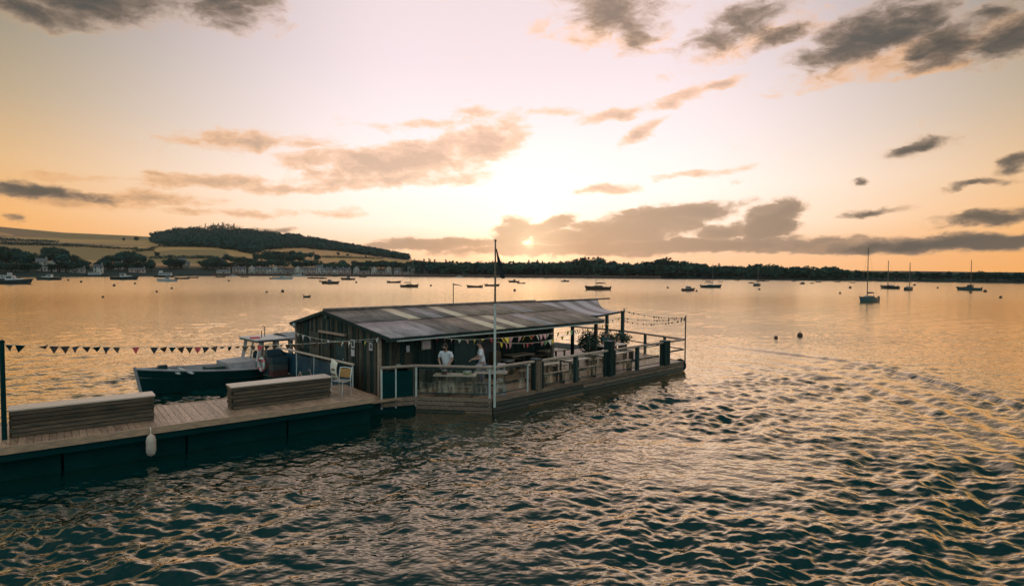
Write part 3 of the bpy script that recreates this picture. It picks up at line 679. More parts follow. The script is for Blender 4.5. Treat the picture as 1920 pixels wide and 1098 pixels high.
BOATS = [
 (22, 532, 58, 'cd', 0, 'dark motor cruiser cut off by the left edge of the picture'), (10, 526, 44, 'f', 0, 'ferry boat behind the dark motor cruiser at the left edge'),
 (92, 524.5, 38, 'cd', 180, 'dark motor boat with pale cabin below the four left cottages'), (232, 524, 42, 'cd', 10, 'long dark launch below the white house with two dark windows'),
 (314, 527.5, 33, 'cw', 180, 'white-cabined motor boat in front of the moored ferry'), (308, 519.5, 36, 'f', 180, 'white ferry boat moored close to the left shore'),
 (341, 523, 22, 'dd', 20, 'low dark boat right of the white-cabined motor boat'), (362, 521, 17, 'db', 0, 'small reddish open boat left of the waterfront row'),
 (180, 516.5, 34, 'f', 0, 'pale-roofed boat on the slipway at the left shore'),
 (413, 520, 16, 'db', 0, 'small open boat below the round tree left of the row'), (436, 518, 14, 'cw', 0, 'small white boat close in under the left end of the row'), (459, 519.5, 13, 'db', 180, 'tiny brown open boat in front of the second terrace house'),
 (530, 523.5, 34, 'sw', 0, 'sailing boat with white mast in front of the white row'), (513, 523, 14, 'cb', 180, 'small motor boat hiding the stern of the white-masted sailing boat'),
 (561, 518.5, 24, 'cw', 180, 'long pale motor boat under the middle of the row'), (585, 522, 17, 'ss', 0, 'short-masted yacht left of the grey yacht'), (604, 522.5, 17, 'ss', 180, 'grey yacht just above the raked motor boat'),
 (619, 532, 30, 'cb', 0, 'raked brown motor boat, nearest below the white row'), (606, 528, 14, 'dd', 180, 'dark dinghy tucked behind the raked motor boat'), (653, 524.5, 25, 'cb', 180, 'flat brown motor boat right of the raked one'), (628, 518.5, 10, 'ss', 0, 'tiny short-masted yacht below the sixteenth terrace house'), (680, 520, 13, 'dd', 0, 'small dark boat below the right end of the row'),
 (738, 530, 25, 'db', 0, 'open boat with lumpy gear left of the two-masted-looking brown sloop'), (767, 538, 33, 'sb', 0, 'brown sloop with low cabin left of the shed aerial'),
 (861, 519.5, 13, 'cw', 0, 'small white boat below the steep boathouse'), (891, 538.5, 29, 'db', 180, 'long low brown open boat just left of the flagpole'), (922, 536, 27, 'db', 0, 'brown open boat crossing behind the flagpole'),
 (914, 520.5, 10, 'db', 180, 'tiny boat inshore left of the flagpole'), (951, 520, 9, 'db', 0, 'tiny pale boat inshore right of the flag'), (983, 521, 8, 'cb', 180, 'tiny boat inshore under the sun'),
 (964, 529, 20, 'cb', 180, 'brown cabin boat left of the sun track'), (977, 531.5, 15, 'dd', 0, 'little boat touching the cabin boat left of the sun track'), (1059, 528, 15, 'cb', 0, 'lone small cabin boat above the right half of the roof'), (1024, 521.5, 8, 'cb', 0, 'speck of a boat inshore right of the sun track'),
 (1122, 543, 47, 'sc', 180, 'long brown yacht with short mast above the canopy'), (1291, 545, 24, 'cb', 40, 'rounded cabin boat left of the dark sloop'), (1332, 539, 37, 'sd', 0, 'dark sloop with pale cabin right of the rounded cabin boat'),
 (1328, 527, 9, 'db', 0, 'tiny boat behind the mast of the dark sloop'), (1351, 528, 8, 'db', 180, 'tiny boat right of the dark sloop'), (1382, 526, 8, 'cb', 0, 'tiny boat left of the pair of stacked boats'),
 (1409, 531, 10, 'cb', 180, 'small boat touching the left of the teal yacht with thin mast'), (1420, 536, 15, 'sx', 60, 'teal-dark yacht seen bow-on with pale canopy'), (1426, 527.5, 14, 'dd', 0, 'low boat behind the bow-on yacht'), (1437, 527.5, 9, 'db', 0, 'tiny low boat right of the bow-on yacht'),
 (1477, 526, 6, 'cb', 0, 'tiny dark boat, left one of two inshore specks right of centre'), (1489, 527.5, 7, 'cb', 180, 'tiny brown boat, right one of two inshore specks right of centre'), (1505, 532.5, 10, 'cb', 50, 'dark rounded small boat standing alone mid-right'), (1523, 531.5, 8, 'cb', 180, 'small dark boat just left of the flat one under the trees'), (1534, 529, 10, 'cd', 0, 'flat dark boat with upright under the trees mid-right'),
 (1570, 529, 8, 'dd', 0, 'tiny dark boat well left of the tall-masted sloop'), (1598, 530, 9, 'ss', 0, 'tiny yacht just left of the tall-masted sloop'), (1609, 526.5, 7, 'dd', 180, 'speck of a boat behind the tall mast'),
 (1629, 565, 42, 'st', 228, 'nearest sloop with tall bare mast and stowed sail'), (1668, 541, 19, 'sx', 118, 'small sloop first right of the nearest sloop'), (1704, 544, 20, 'sx', 60, 'green-dark sloop second right of the nearest sloop'), (1715, 535, 6, 'cb', 60, 'small stubby boat behind the second sloop right'), (1701, 527, 8, 'dd', 0, 'tiny boat inshore behind the second sloop right'),
 (1818, 544, 31, 'cm', 145, 'teal cabin boat with tall mast near the right edge'), (1861, 528.5, 8, 'db', 0, 'tiny boat inshore left of the last one at the right edge'), (1882, 529.5, 7, 'dd', 0, 'last tiny boat inshore by the right edge')]
BL = {'sx': 7, 'sc': 7, 'sd': 7, 'sw': 7, 'sb': 7, 'st': 7, 'ss': 7, 'cd': 7, 'cw': 7, 'cb': 7, 'cm': 7, 'dd': 5, 'db': 5, 'f': 10}
for (px, py, lp, k, hd, lab) in BOATS:
    p = at(px, py, 0); rr = math.hypot(p.x, p.y)
    rmax = float(shore_r(px)) - 6
    if rr > rmax: p *= rmax / rr; p.z = 0
    if k in BP: o = copy_tree(BP[k])
    else: o = BP[k] = mk(k)
    Lm = lp * p.y / FPX / max(abs(math.cos(R_(hd))), .45)
    sc = Lm / (BL[k] * 1.05)
    o.scale = (sc, sc * 1.0, sc); o.location = (p.x, p.y, 0); o.rotation_euler = (0, 0, R_(hd) - math.atan2(p.x, p.y) * .5)
    tag(o, lab, 'boat', 'boats moored on the estuary')
# mooring buoys
BUOY = pm('buoy', (.10, .05, .03), (.05, .03, .025), .6, 5); bq = MB(); bq.ball((0, 0, .12), .3, 12, 8); BM = bq.mesh('float'); BM.materials.append(BUOY)
rq = MB(); rq.tube([(.08 * math.cos(a), 0, .46 + .08 * math.sin(a)) for a in [i * math.pi / 5 for i in range(11)]], .02, 5); RM = rq.mesh('ring'); RM.materials.append(SPAR)
BUOYS = [(1455, 634, 7, 'smaller of two dark buoys at the edge of the wake'), (1500, 630, 10, 'larger of two dark buoys at the edge of the wake'), (500, 548, 4, 'dark buoy left of the floating hump above the workboat'), (530, 547, 6, 'dark buoy beside a pale one above the workboat cabin'), (965, 545, 5, 'dark buoy just right of the flagpole above the roof'),
 (55, 533, 5, 'buoy right of the cruiser at the left edge'), (128, 526, 3.5, 'buoy next right of the boat below the cottages'), (152, 529, 4.5, 'dark buoy midway between the two left launches'), (214, 536, 5, 'reddish buoy below the long dark launch'), (253, 532, 4, 'buoy right below the long dark launch'), (294, 547, 4, 'buoy lower left of the white-cabined boat'), (322, 541, 4, 'buoy below the white-cabined boat'), (193, 557, 4, 'lowest buoy on the open water at left'), (429, 527, 4, 'buoy below the left end of the waterfront row'),
 (1594, 540, 5, 'buoy left of the nearest sloop'), (1820, 549, 5, 'buoy under the teal cabin boat with mast'), (1847, 547, 6, 'dark buoy right of the teal cabin boat with mast'), (1876, 558, 5, 'rightmost buoy, lower than its neighbours'), (1424, 543, 4, 'buoy below the bow-on yacht'), (1758, 540, 3.5, 'small buoy between the sloops and the teal cabin boat'), (1306, 546, 4, 'buoy at the right of the rounded cabin boat'), (1252, 540, 4, 'buoy left of the rounded cabin boat'), (668, 530, 4, 'orange-brown buoy right of the flat brown motor boat'), (808, 536, 4, 'buoy between the brown sloop and the shed aerial'), (1575, 550, 4, 'faint buoy lower left of the nearest sloop')]
for (px, py, d, lab) in BUOYS:
    p = at(px, py, 0); o = empty('mooring_buoy', p, 0, lab, 'buoy', 'mooring buoys'); sc = d * p.y / FPX / .6; o.scale = (sc, sc, sc)
    link('float', BM, None, o); link('ring', RM, None, o)
p = at(575, 557, 0); o = empty('tender', p, .3, 'little dark tender drifting behind the workboat', 'boat'); hull('hull', hull_rings(1.2, .7, .38, .25, .28, .1, .8, .15), HD, o, HB, .08); MB().box((.1, 0, .2), (.14, .6, .03)).build('thwart', SPAR, o); MB().box((-.55, 0, .35), (.12, .16, .4)).build('outboard', HD, o)
# ------------------------------------------------------------------ the floating cafe: frame of reference
UB = Vector((.72, .694)).normalized(); BA = math.atan2(UB.y, UB.x); OB = Vector((-4.17, 20.1))
def W(s, t, z=0.0): return Vector((OB.x + UB.x * s - UB.y * t, OB.y + UB.y * s + UB.x * t, z))
def TH(name, s, t, z, label, cat, group=None): return empty(name, W(s, t, z), BA, label, cat, group)
DK = .52
SHEDW = pm('weathered_shed_board', (.125, .10, .073), (.034, .044, .037), .85, 5, (6, 6, .5), .5, 9, vary=.42, spec=.25)
SHEDW2 = pm('shade_dark_board', (.024, .046, .039), (.008, .028, .028), .85, 5, (6, 6, .5), .5, 9, vary=.35, spec=.25)  # shadow under the roof is darkened into this board colour
DECKW = pm('weathered_decking', (.48, .29, .18), (.27, .17, .115), .42, 4, (1, 6, 6), .4, 9, vary=.28, spec=.8)
BENCHW = pm('bench_timber', (.16, .105, .068), (.05, .055, .045), .75, 4, (.6, 6, 6), .4, 9, vary=.3, spec=.3)
TOPW = pm('pale_sheen_timber', (.72, .56, .46), (.56, .43, .34), .36, 4, (.6, 6, 6), .25, 9, vary=.12, spec=1.0)  # pale timber; on bench tops the pale tone stands in for sky light
RAILW = pm('handrail_timber', (.48, .35, .27), (.27, .20, .15), .36, 4, (.8, 6, 6), .25, 9, vary=.15)
DARKP = pm('dark_green_paint', (.008, .050, .049), (.005, .033, .034), .6, 3, vary=.2); HULLP = pm('tarred_hull', (.002, .040, .040), (.001, .028, .030), .8, 1.2, bump=.2, spec=.08)
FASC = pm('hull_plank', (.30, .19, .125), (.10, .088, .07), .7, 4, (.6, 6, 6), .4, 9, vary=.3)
FASCD = pm('dark_hull_plank', (.075, .060, .044), (.016, .044, .041), .6, 4, (.6, 6, 6), .4, 9, vary=.4)  # darker plank tone, mainly for the lower rows
WHITEP = pm('white_painted_pipe', (.62, .66, .62), (.46, .50, .47), .4, 6, vary=.1); ALU = pm('aluminium', (.72, .75, .75), (.6, .62, .62), .3, 5, metal=.7)
ROOFA = pm('grey_corrugated', (.23, .18, .15), (.085, .07, .062), .36, 1.6, (2.0, .7, 1), 0, vary=.16); ROOFB = pm('pale_corrugated', (.48, .40, .40), (.25, .21, .21), .36, 1.6, (2.0, .7, 1), 0, vary=.10)
ROOFC = pm('brown_corrugated', (.36, .255, .19), (.15, .11, .085), .38, 1.6, (2.0, .7, 1), 0, vary=.14); CREAM = pm('translucent_cream_sheet', (.84, .66, .49), (.62, .48, .35), .35, 2, (2, .5, 1), 0)
BLUEF = pm('blue_tarpaulin', (.008, .060, .095), (.005, .036, .06), .55, 3, (1, 1, 1), .6, 2.5); PAPER = pm('paper', (.72, .66, .66), (.58, .52, .54), .8, 9); PAPER2 = pm('printed_dark', (.06, .07, .08), (.03, .035, .04), .7, 9)
YEL = pm('yellow', (.92, .66, .08), (.80, .54, .06), .7, 6); RED = pm('red_cloth', (.80, .12, .12), (.62, .08, .09), .8, 6); PINK = pm('pink_cloth', (.92, .48, .46), (.78, .38, .38), .8, 6); CREAMF = pm('cream_cloth', (.90, .84, .68), (.76, .7, .55), .8, 6); GRN = pm('green_cloth', (.45, .70, .35), (.3, .52, .25), .8, 6); BLKF = pm('dark_cloth', (.035, .04, .045), (.02, .028, .03), .8, 6); ORG = pm('orange_slats', (.62, .30, .08), (.45, .2, .05), .6, 6)
def vinyl():
    m = bpy.data.materials.new('clear_vinyl'); m.use_nodes = True; nt = m.node_tree; nt.nodes.clear()
    t = nt.nodes.new('ShaderNodeTexCoord'); v = Sk(nt, t.outputs['Object'])
    n1 = noise(nt, vmath(nt, 'MULTIPLY', v, (5, 5, .8)), 1.2, 3, .5)
    bp = nt.nodes.new('ShaderNodeBump'); bp.inputs['Strength'].default_value = .6; bp.inputs['Distance'].default_value = .12; nt.links.new(n1.so, bp.inputs['Height'])
    g = nt.nodes.new('ShaderNodeBsdfGlossy'); g.inputs['Color'].default_value = (.9, .85, .8, 1); g.inputs['Roughness'].default_value = .12; nt.links.new(bp.outputs[0], g.inputs['Normal'])
    d = nt.nodes.new('ShaderNodeBsdfDiffuse'); d.inputs['Color'].default_value = (.27, .26, .25, 1)
    tr = nt.nodes.new('ShaderNodeBsdfTransparent'); tr.inputs['Color'].default_value = (.86, .88, .86, 1)
    m1 = nt.nodes.new('ShaderNodeMixShader'); m1.inputs[0].default_value = .45; nt.links.new(g.outputs[0], m1.inputs[1]); nt.links.new(d.outputs[0], m1.inputs[2])
    sz = nt.nodes.new('ShaderNodeSeparateXYZ'); nt.links.new(v.so, sz.inputs[0]); f = n1.sstep(.36, .72, .04, .42) * Sk(nt, sz.outputs[2]).sstep(.42, .62, 1.25, .45)
    m2 = nt.nodes.new('ShaderNodeMixShader'); nt.links.new(f.so, m2.inputs[0]); nt.links.new(tr.outputs[0], m2.inputs[1]); nt.links.new(m1.outputs[0], m2.inputs[2])
    o = nt.nodes.new('ShaderNodeOutputMaterial'); nt.links.new(m2.outputs[0], o.inputs[0]); return m
VINYL = vinyl()
# ---- the barge that carries it
PA, PB, PC, PD, PE = (-.26, .20), (.92, -.20), (2.66, -2.30), (15.55, -2.25), (16.9, 2.2)
poly = [(-1.35, .20), PA, PB, PC, PD, PE, (16.9, 8.0), (-1.35, 8.0)]
bg_ = TH('barge', 0, 0, 0, 'long timber-clad barge carrying the shed and deck', 'barge')
def prism(mb, pl, z0, z1, inset=0.0):
    c = Vector((sum(p[0] for p in pl) / len(pl), sum(p[1] for p in pl) / len(pl)))
    P_ = [(p[0] + (c.x - p[0]) * inset, p[1] + (c.y - p[1]) * inset) for p in pl]; n = len(P_)
    mb.add([(p[0], p[1], z0) for p in P_] + [(p[0], p[1], z1) for p in P_], [tuple(reversed(range(n))), tuple(range(n, 2 * n))] + [(i, (i + 1) % n, n + (i + 1) % n, n + i) for i in range(n)])
    return mb
prism(MB(), poly, -.5, DK - .05, .012).build('hull', HULLP, bg_)
def seg_planks(a, b, rows, mat_, parent, out=.03, L_=3.2, z1=DK + .015, ph=.155, name='plank'):
    a, b = Vector((*a, 0)), Vector((*b, 0)); d = b - a; tot = d.length; d.normalize(); nrm = Vector((d.y, -d.x, 0))
    for k in range(rows):
        x = 0.0; first = (L_ * (.55 if k % 2 else 1.0))
        while x < tot - .01:
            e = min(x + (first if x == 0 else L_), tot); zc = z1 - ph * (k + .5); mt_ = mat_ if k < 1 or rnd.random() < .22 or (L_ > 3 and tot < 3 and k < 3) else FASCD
            m = MB(); m.bar(a + d * (x + .006) + nrm * (out + .004 * (k % 2)) + Vector((0, 0, zc)), a + d * (e - .006) + nrm * (out + .004 * (k % 2)) + Vector((0, 0, zc)), .05, ph - .022)
            m.build(name, mt_, parent, .006); x = e
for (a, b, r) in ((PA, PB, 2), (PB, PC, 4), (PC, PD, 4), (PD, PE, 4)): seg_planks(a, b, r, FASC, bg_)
t_ = -2.2
while t_ < 7.9:    # deck planks, run lengthwise
    s0 = max(PB[0] + (PC[0] - PB[0]) * (PB[1] - t_) / (PB[1] - PC[1]) if t_ < PB[1] else -1.3, -1.3) + .03; s1 = 15.5 + (max(t_, -2.2) + 2.2) * .30 if t_ < 2.2 else 16.85
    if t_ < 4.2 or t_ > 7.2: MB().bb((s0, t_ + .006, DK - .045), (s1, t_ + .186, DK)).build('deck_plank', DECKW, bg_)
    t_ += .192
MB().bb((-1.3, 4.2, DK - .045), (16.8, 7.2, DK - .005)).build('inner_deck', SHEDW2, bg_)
for k, (s, t, z) in enumerate(((15.75, -2.0, .28), (15.95, -1.2, .20))):
    o = TH('tyre_fender', s, t, z, ('tyre hung at the far right corner of the barge', 'second tyre hung just round the far right corner')[k], 'tyre', 'tyre fenders on the barge end')
    m = MB(); n = 16; rings = [[(.07 * math.cos(b) + 0, (.24 + .09 * math.sin(b)) * math.cos(a), (.24 + .09 * math.sin(b)) * math.sin(a)) for b in [2 * math.pi * j / 8 for j in range(8)]] for a in [2 * math.pi * i / n for i in range(n + 1)]]
    m.loft(rings, True); m.smooth = True; m.build('tyre', HULLP, o); MB().tube([(0, 0, .3), (-.1, 0, .5)], .012, 5).build('rope', CREAMF, o)
# ---- timber shed
zr = lambda t: 2.65 + .65 * t / 4.73 if t <= 4.73 else 3.3 - .65 * (t - 4.73) / 3.1
off = (0, .7, DK); sh = TH('timber_shed', *off, 'long weathered timber shed with shallow corrugated roof on the barge', 'shed')
def B(): return MB(off)
def slope_board(t0, t1, s, d, z0, name, m, par):
    h0, h1 = zr(t0) - .09, zr(t1) - .09
    mb = B(); mb.add([(s, t0, z0), (s, t1, z0), (s + d, t1, z0), (s + d, t0, z0), (s, t0, h0), (s, t1, h1), (s + d, t1, h1), (s + d, t0, h0)], [(3, 2, 1, 0), (4, 5, 6, 7), (0, 1, 5, 4), (1, 2, 6, 5), (2, 3, 7, 6), (3, 0, 4, 7)])
    return mb.build(name, m, par, .006)
gw = B().bb((.06, .72, DK), (.10, 7.45, 2.55)).build('gable_wall', SHEDW2, sh)
t = .72; k = 0
while t < 7.45:
    w = rnd.uniform(.15, .24); e = min(t + w, 7.48)
    slope_board(t + .004, e - .008, .0 - (.022 if k % 2 else 0), .05, DK + .02, 'board', SHEDW if rnd.random() < .62 else SHEDW2, gw); t = e; k += 1
fw = B().bb((.06, .76, DK), (5.6, .80, 2.58)).build('front_wall', SHEDW2, sh)
s = .06; k = 0
while s < 5.6:
    e = min(s + rnd.uniform(.15, .22), 5.62)
    B().bb((s + .004, .70 - (.02 if k % 2 else 0), DK + .02), (e - .006, .755, 2.60)).build('board', SHEDW2 if rnd.random() < .75 else SHEDW, fw, .006); s = e; k += 1
pw = B().bb((5.63, 2.22, DK), (10.6, 2.26, 2.85)).build('terrace_back_wall', SHEDW2, sh)
s = 5.63
while s < 10.6:
    e = min(s + .2, 10.6); B().bb((s + .004, 2.17, DK + .02), (e - .006, 2.215, 2.83)).build('board', SHEDW2, pw); s = e
sw_ = B().bb((5.56, .82, DK), (5.60, 7.4, 2.6)).build('side_wall', SHEDW2, sh)
B().bb((0.1, 7.46, DK), (12, 7.50, 2.6)).build('rear_wall', SHEDW2, sh)
for (s, t, w) in ((-.03, .66, .11), (5.62, .66, .11), (8.6, .30, .12), (11.75, .30, .12), (11.75, 3.5, .12), (-.04, 7.46, .10)): B().bb((s - w / 2, t - w / 2, DK), (s + w / 2, t + w / 2, zr(t) - .08)).build('post', RAILW if s < 1 else SHEDW, sh, .01)
# roof: frame with corrugated sheets
rf = B(); rf.bar((-.12, .06, zr(.06) - .10), (12.1, .06, zr(.06) - .10), .05, .14); rf.bar((-.12, 4.73, 3.18), (12.1, 4.73, 3.18), .08, .14); rf.bar((-.12, 7.76, 2.58), (12.1, 7.76, 2.58), .05, .14)
for s in np.arange(.4, 12.1, 1.2): rf.bar((s, .06, zr(.06) - .10), (s, 4.73, 3.2), .06, .10); rf.bar((s, 4.73, 3.2), (s, 7.76, 2.57), .06, .10)
rf = rf.build('roof', DARKP, sh)
def corr(wd, t0, t1, m, z_off):
    mb = MB(); n = int(wd / .0195); A = []; B_ = []
    for i in range(n + 1):
        s = wd * i / n; z = .019 * math.sin(2 * math.pi * s / .118) + z_off
        A.append((s, t0, zr(t0) + z)); B_.append((s, t1, zr(t1) + z))
    mb.loft([A, B_], False); mb.smooth = True; return mb
NS = 20; wd = 12.1 / NS; shm = {}
for i in range(NS):
    for row, (t0, t1, zo) in enumerate(((-.10, 2.55, .0), (2.40, 4.74, .028), (4.75, 7.9, .0))):
        c = ROOFA
        if row == 0: c = ROOFB if i < 4 else (ROOFC if i >= 6 else ROOFA)
        if row == 1: c = ROOFA if i < 9 else ROOFC
        if (row, i) in ((1, 4), (1, 8), (0, 8), (0, 10)): c = CREAM
        if (row, i) in ((1, 6), (0, 13), (1, 15)): c = ROOFB
        key = (row, c.name)
        if key not in shm:
            m = MB(); mb = corr(wd + .05, t0, t1, c, zo); me = mb.mesh('roofing_sheet'); me.materials.append(c); shm[key] = me
        o = link('roofing_sheet', shm[key], None, rf, loc=(-.1 + i * wd, -.7, -DK + (.006 if i % 2 else 0)))
        sd_ = o.modifiers.new('t', 'SOLIDIFY'); sd_.thickness = .006
B().tube([(-.12, 4.73, 3.36), (12.1, 4.73, 3.36)], .07, 8).build('ridge_cap', ROOFA, rf)
B().tube([(.25, -.02, 2.50), (6, -.03, 2.485), (12.05, -.02, 2.50)], .028, 6).build('gutter', WHITEP, rf)
for a, b in (((-.13, -.1, 2.60), (-.13, 4.73, 3.27)), ((-.13, 4.73, 3.27), (-.13, 7.9, 2.60))): B().bar(a, b, .035, .13).build('barge_board', SHEDW2, rf)
# doors, shutters, notices and lamps on the gable
def onG(t0, t1, z0, z1, name, m, d=.03, par=None, x=-.03): return B().bb((x - d, t0, z0), (x, t1, z1)).build(name, m, par or sh, .005)
dr = onG(3.05, 3.85, DK + .02, 2.36, 'door', DARKP, .03); B().ball((-.09, 3.15, 1.55), .03, 8, 6).build('handle', ALU, dr)
onG(2.98, 3.06, DK, 2.44, 'door_frame', SHEDW, .05); onG(3.84, 3.92, DK, 2.44, 'door_frame', SHEDW, .05); onG(2.98, 5.1, 2.45, 2.53, 'lintel', RAILW, .14)
onG(5.25, 6.15, 1.35, 2.42, 'shutter', SHEDW, .04); onG(4.3, 4.85, 1.3, 2.2, 'shutter', SHEDW, .035)
n1 = onG(2.38, 2.66, 2.04, 2.36, 'notice', PAPER, .012); onG(2.45, 2.58, 2.12, 2.30, 'print', PAPER2, .005, n1, -.043)
onG(2.40, 2.66, 1.74, 1.99, 'notice', PAPER, .012)
n1 = onG(1.12, 1.36, 2.08, 2.36, 'notice', PAPER, .012); onG(1.16, 1.27, 2.15, 2.30, 'print', PAPER2, .005, n1, -.043)
B().bb((-.10, 4.5, 3.02), (-.03, 4.72, 3.16)).build('vent', DARKP, sh)
B().ball((-.14, 7.42, 2.56), (.08, .08, .11), 10, 8).build('lamp', WHITEP, sh)
B().ball((-.14, .62, 2.5), (.05, .05, .08), 10, 8).build('lamp', WHITEP, sh)
def onF(s0, s1, z0, z1, name, m, d=.03, par=None, y=.665): return B().bb((s0, y - d, z0), (s1, y, z1)).build(name, m, par or sh, .005)
n1 = onF(1.75, 2.18, 2.0, 2.36, 'framed_notice', RAILW, .03); onF(1.79, 2.14, 2.04, 2.32, 'print', PAPER, .006, n1, .633); onF(1.9, 2.03, 2.1, 2.22, 'motif', PINK, .003, n1, .626)
onF(.98, 1.32, 1.2, 1.98, 'menu_board', SHEDW, .03); n1 = onF(1.08, 1.22, 1.98, 2.22, 'clock_plate', PAPER, .03)
onF(3.3, 4.35, .55, 2.35, 'doorway_panel', DARKP, .02); onF(4.7, 5.45, 1.35, 2.2, 'serving_hatch', BLKF, .02)
ae = TH('aerial', 6.46, 4.73, 3.4, 'thin pole with a small wind vane on the shed ridge', 'aerial'); MB().tube([(0, 0, 0), (0, 0, .98)], .022, 6).build('pole', SPAR, ae); MB().tube([(-.03, 0, .93), (.2, -.12, .9), (.36, -.2, .84)], [.035, .02, .012], 5).build('vane', SPAR, ae)
# ---- awning over the far terrace
aw = TH('awning', 12.1, 2.05, DK, 'sagging striped fabric awning at the far end of the shed', 'awning'); ao = (12.1, 2.05, DK)
STRIPE = bpy.data.materials.new('striped_awning'); STRIPE.use_nodes = True
nt = STRIPE.node_tree; b_ = nt.nodes['Principled BSDF']; tt = nt.nodes.new('ShaderNodeTexCoord'); sx = nt.nodes.new('ShaderNodeSeparateXYZ'); nt.links.new(tt.outputs['Object'], sx.inputs[0])
wv = (Sk(nt, sx.outputs[0]) * 4.3 + Sk(nt, sx.outputs[1]) * .55)._m('SINE'); nn = noise(nt, Sk(nt, tt.outputs['Object']), 3, 4, .6)
cc = mixc(nt, (wv + (nn - .5) * .8).sstep(.0, .45), (.50, .42, .43), (.23, .185, .18)); nt.links.new(cc.so, b_.inputs['Base Color']); b_.inputs['Roughness'].default_value = .6
rows = []
for i in range(13):
    f = i / 12; r = []
    for j in range(11):
        g = j / 10; send = 17.6 + (16.45 - 17.6) * g - .9 * math.sin(math.pi * g) * .55
        s = 12.0 + (send - 12.0) * f; tt_ = 4.73 + (2.05 - 4.73) * g; z = 3.30 + (2.76 - 3.30) * g - .20 * math.sin(math.pi * g) * (.5 + .5 * f) - .13 * math.sin(math.pi * f) * g
        r.append((s, tt_, z))
    rows.append(r)
m = MB(ao); m.loft(rows, False); m.smooth = True; o = m.build('fabric', STRIPE, aw); sd_ = o.modifiers.new('t', 'SOLIDIFY'); sd_.thickness = .012
MB(ao).tube([(11.9, 4.73, 3.33), (18.8, 4.73, 3.33)], .045, 8).build('ridge_pole', SPAR, aw)
MB(ao).tube([(12.0, 2.0, 2.66), (14.2, 2.0, 2.60), (16.55, 2.02, 2.76)], .055, 6).build('front_rail', DARKP, aw)
for (s, t, z) in ((14.95, 2.03, 2.62), (16.42, 2.05, 2.80), (17.5, 4.73, 3.3), (12.15, 2.1, 2.6)): MB(ao).bb((s - .07, t - .07, DK), (s + .07, t + .07, z)).build('post', DARKP, aw, .01)
# ---- railing round the deck
rl = TH('deck_railing', PC[0], PC[1], DK, 'timber railing with clear plastic windbreaks round the barge deck', 'railing'); ro = (PC[0], PC[1], DK)
def hand(a, b, r=.055, z0=1.6, z1=1.6, m=None): return MB(ro).tube([(*a, z0), (*b, z1)], r, 10).build('handrail', m or RAILW, rl)
def lerp(a, b, f): return (a[0] + (b[0] - a[0]) * f, a[1] + (b[1] - a[1]) * f)
def post(p, m, w=.09, z=1.56, rnd_=False):
    if rnd_: return MB(ro).tube([(*p, DK - .35), (*p, z)], w / 2, 10).build('post', m, rl)
    return MB(ro).bb((p[0] - w / 2, p[1] - w / 2, DK), (p[0] + w / 2, p[1] + w / 2, z)).build('post', m, rl, .01)
def pane(a, b, z0=.66, z1=1.50, n=14):
    d = Vector((b[0] - a[0], b[1] - a[1], 0)); L_ = d.length; d.normalize(); nr = Vector((d.y, -d.x, 0)); rows = []
    ph = rnd.uniform(0, 6)
    for i in range(n + 1):
        f = i / n; p = Vector((*a, 0)) + d * (L_ * f)
        rows.append([p + nr * (.02 * math.sin(f * 9 + ph) * math.sin(math.pi * g) + .012 * math.sin(f * 23 + g * 3 + ph)) + Vector((0, 0, z0 + (z1 - z0) * g)) for g in (0, .25, .5, .75, 1)])
    m = MB(ro); m.loft(rows, False); m.smooth = True; o = m.build('windbreak', VINYL, rl)
    for z in (z0, z1): MB(ro).bar(tuple(Vector((*a, z))), tuple(Vector((*b, z))), .03, .03).build('hem', DARKP, o)
    MB(ro).bar(tuple(Vector((*a, .98)) + nr * -.05), tuple(Vector((*b, .98)) + nr * -.05), .045, .09).build('mid_rail', SHEDW2, rl)
hand(PA, PB); hand(PB, PC, .055); hand(PC, (4.74, -2.30)); hand((5.09, -2.3), (9.26, -2.28)); hand((9.62, -2.28), (13.65, -2.26)); hand((14.07, -2.26), (15.75, -2.2)); hand((15.75, -2.2), (16.95, 2.3), .055); hand((16.95, 2.3), (16.95, 7.9))
post(lerp(PA, PB, .02), WHITEP, .07, 1.58, True); post(lerp(PA, PB, .42), WHITEP, .06, 1.58, True); post(PB, WHITEP, .09, 1.58, True); post(lerp(PA, PB, .93), SHEDW, .08)
post(lerp(PB, PC, .965), WHITEP, .09, 1.58, True); post((PC[0] + .10, PC[1] - .02), WHITEP, .06, 1.58, True)
post((4.42, -2.28), WHITEP, .07, 1.58, True)
for s in (5.22, 7.18, 9.10, 9.78, 11.5, 13.5, 14.2): post((s, -2.27), DARKP if s in (7.18, 11.5) else SHEDW2, .15 if s in (7.18, 11.5) else .09, 1.58)
for f in (.30, .62): post(lerp((15.75, -2.2), (16.95, 2.3), f), DARKP, .12, 1.62)
pane(lerp(PB, PC, .04), lerp(PB, PC, .93)); pane((2.80, -2.27), (4.38, -2.27)); pane((5.30, -2.26), (7.06, -2.26)); pane((7.30, -2.26), (9.02, -2.26)); pane((9.86, -2.26), (11.40, -2.25)); pane((11.6, -2.25), (13.4, -2.25))
MB(ro).bar((14.25, -2.23, 1.1), (15.7, -2.2, 1.1), .04, .07).build('mid_rail', DARKP, rl); MB(ro).bar((15.78, -2.1, 1.1), (16.95, 2.2, 1.1), .04, .05).build('mid_rail', DARKP, rl)
MB(ro).bar(tuple(Vector((*PA, 1.0))), tuple(Vector((*PB, 1.0))), .03, 0.9).build('gate_panel', HULLP, rl)
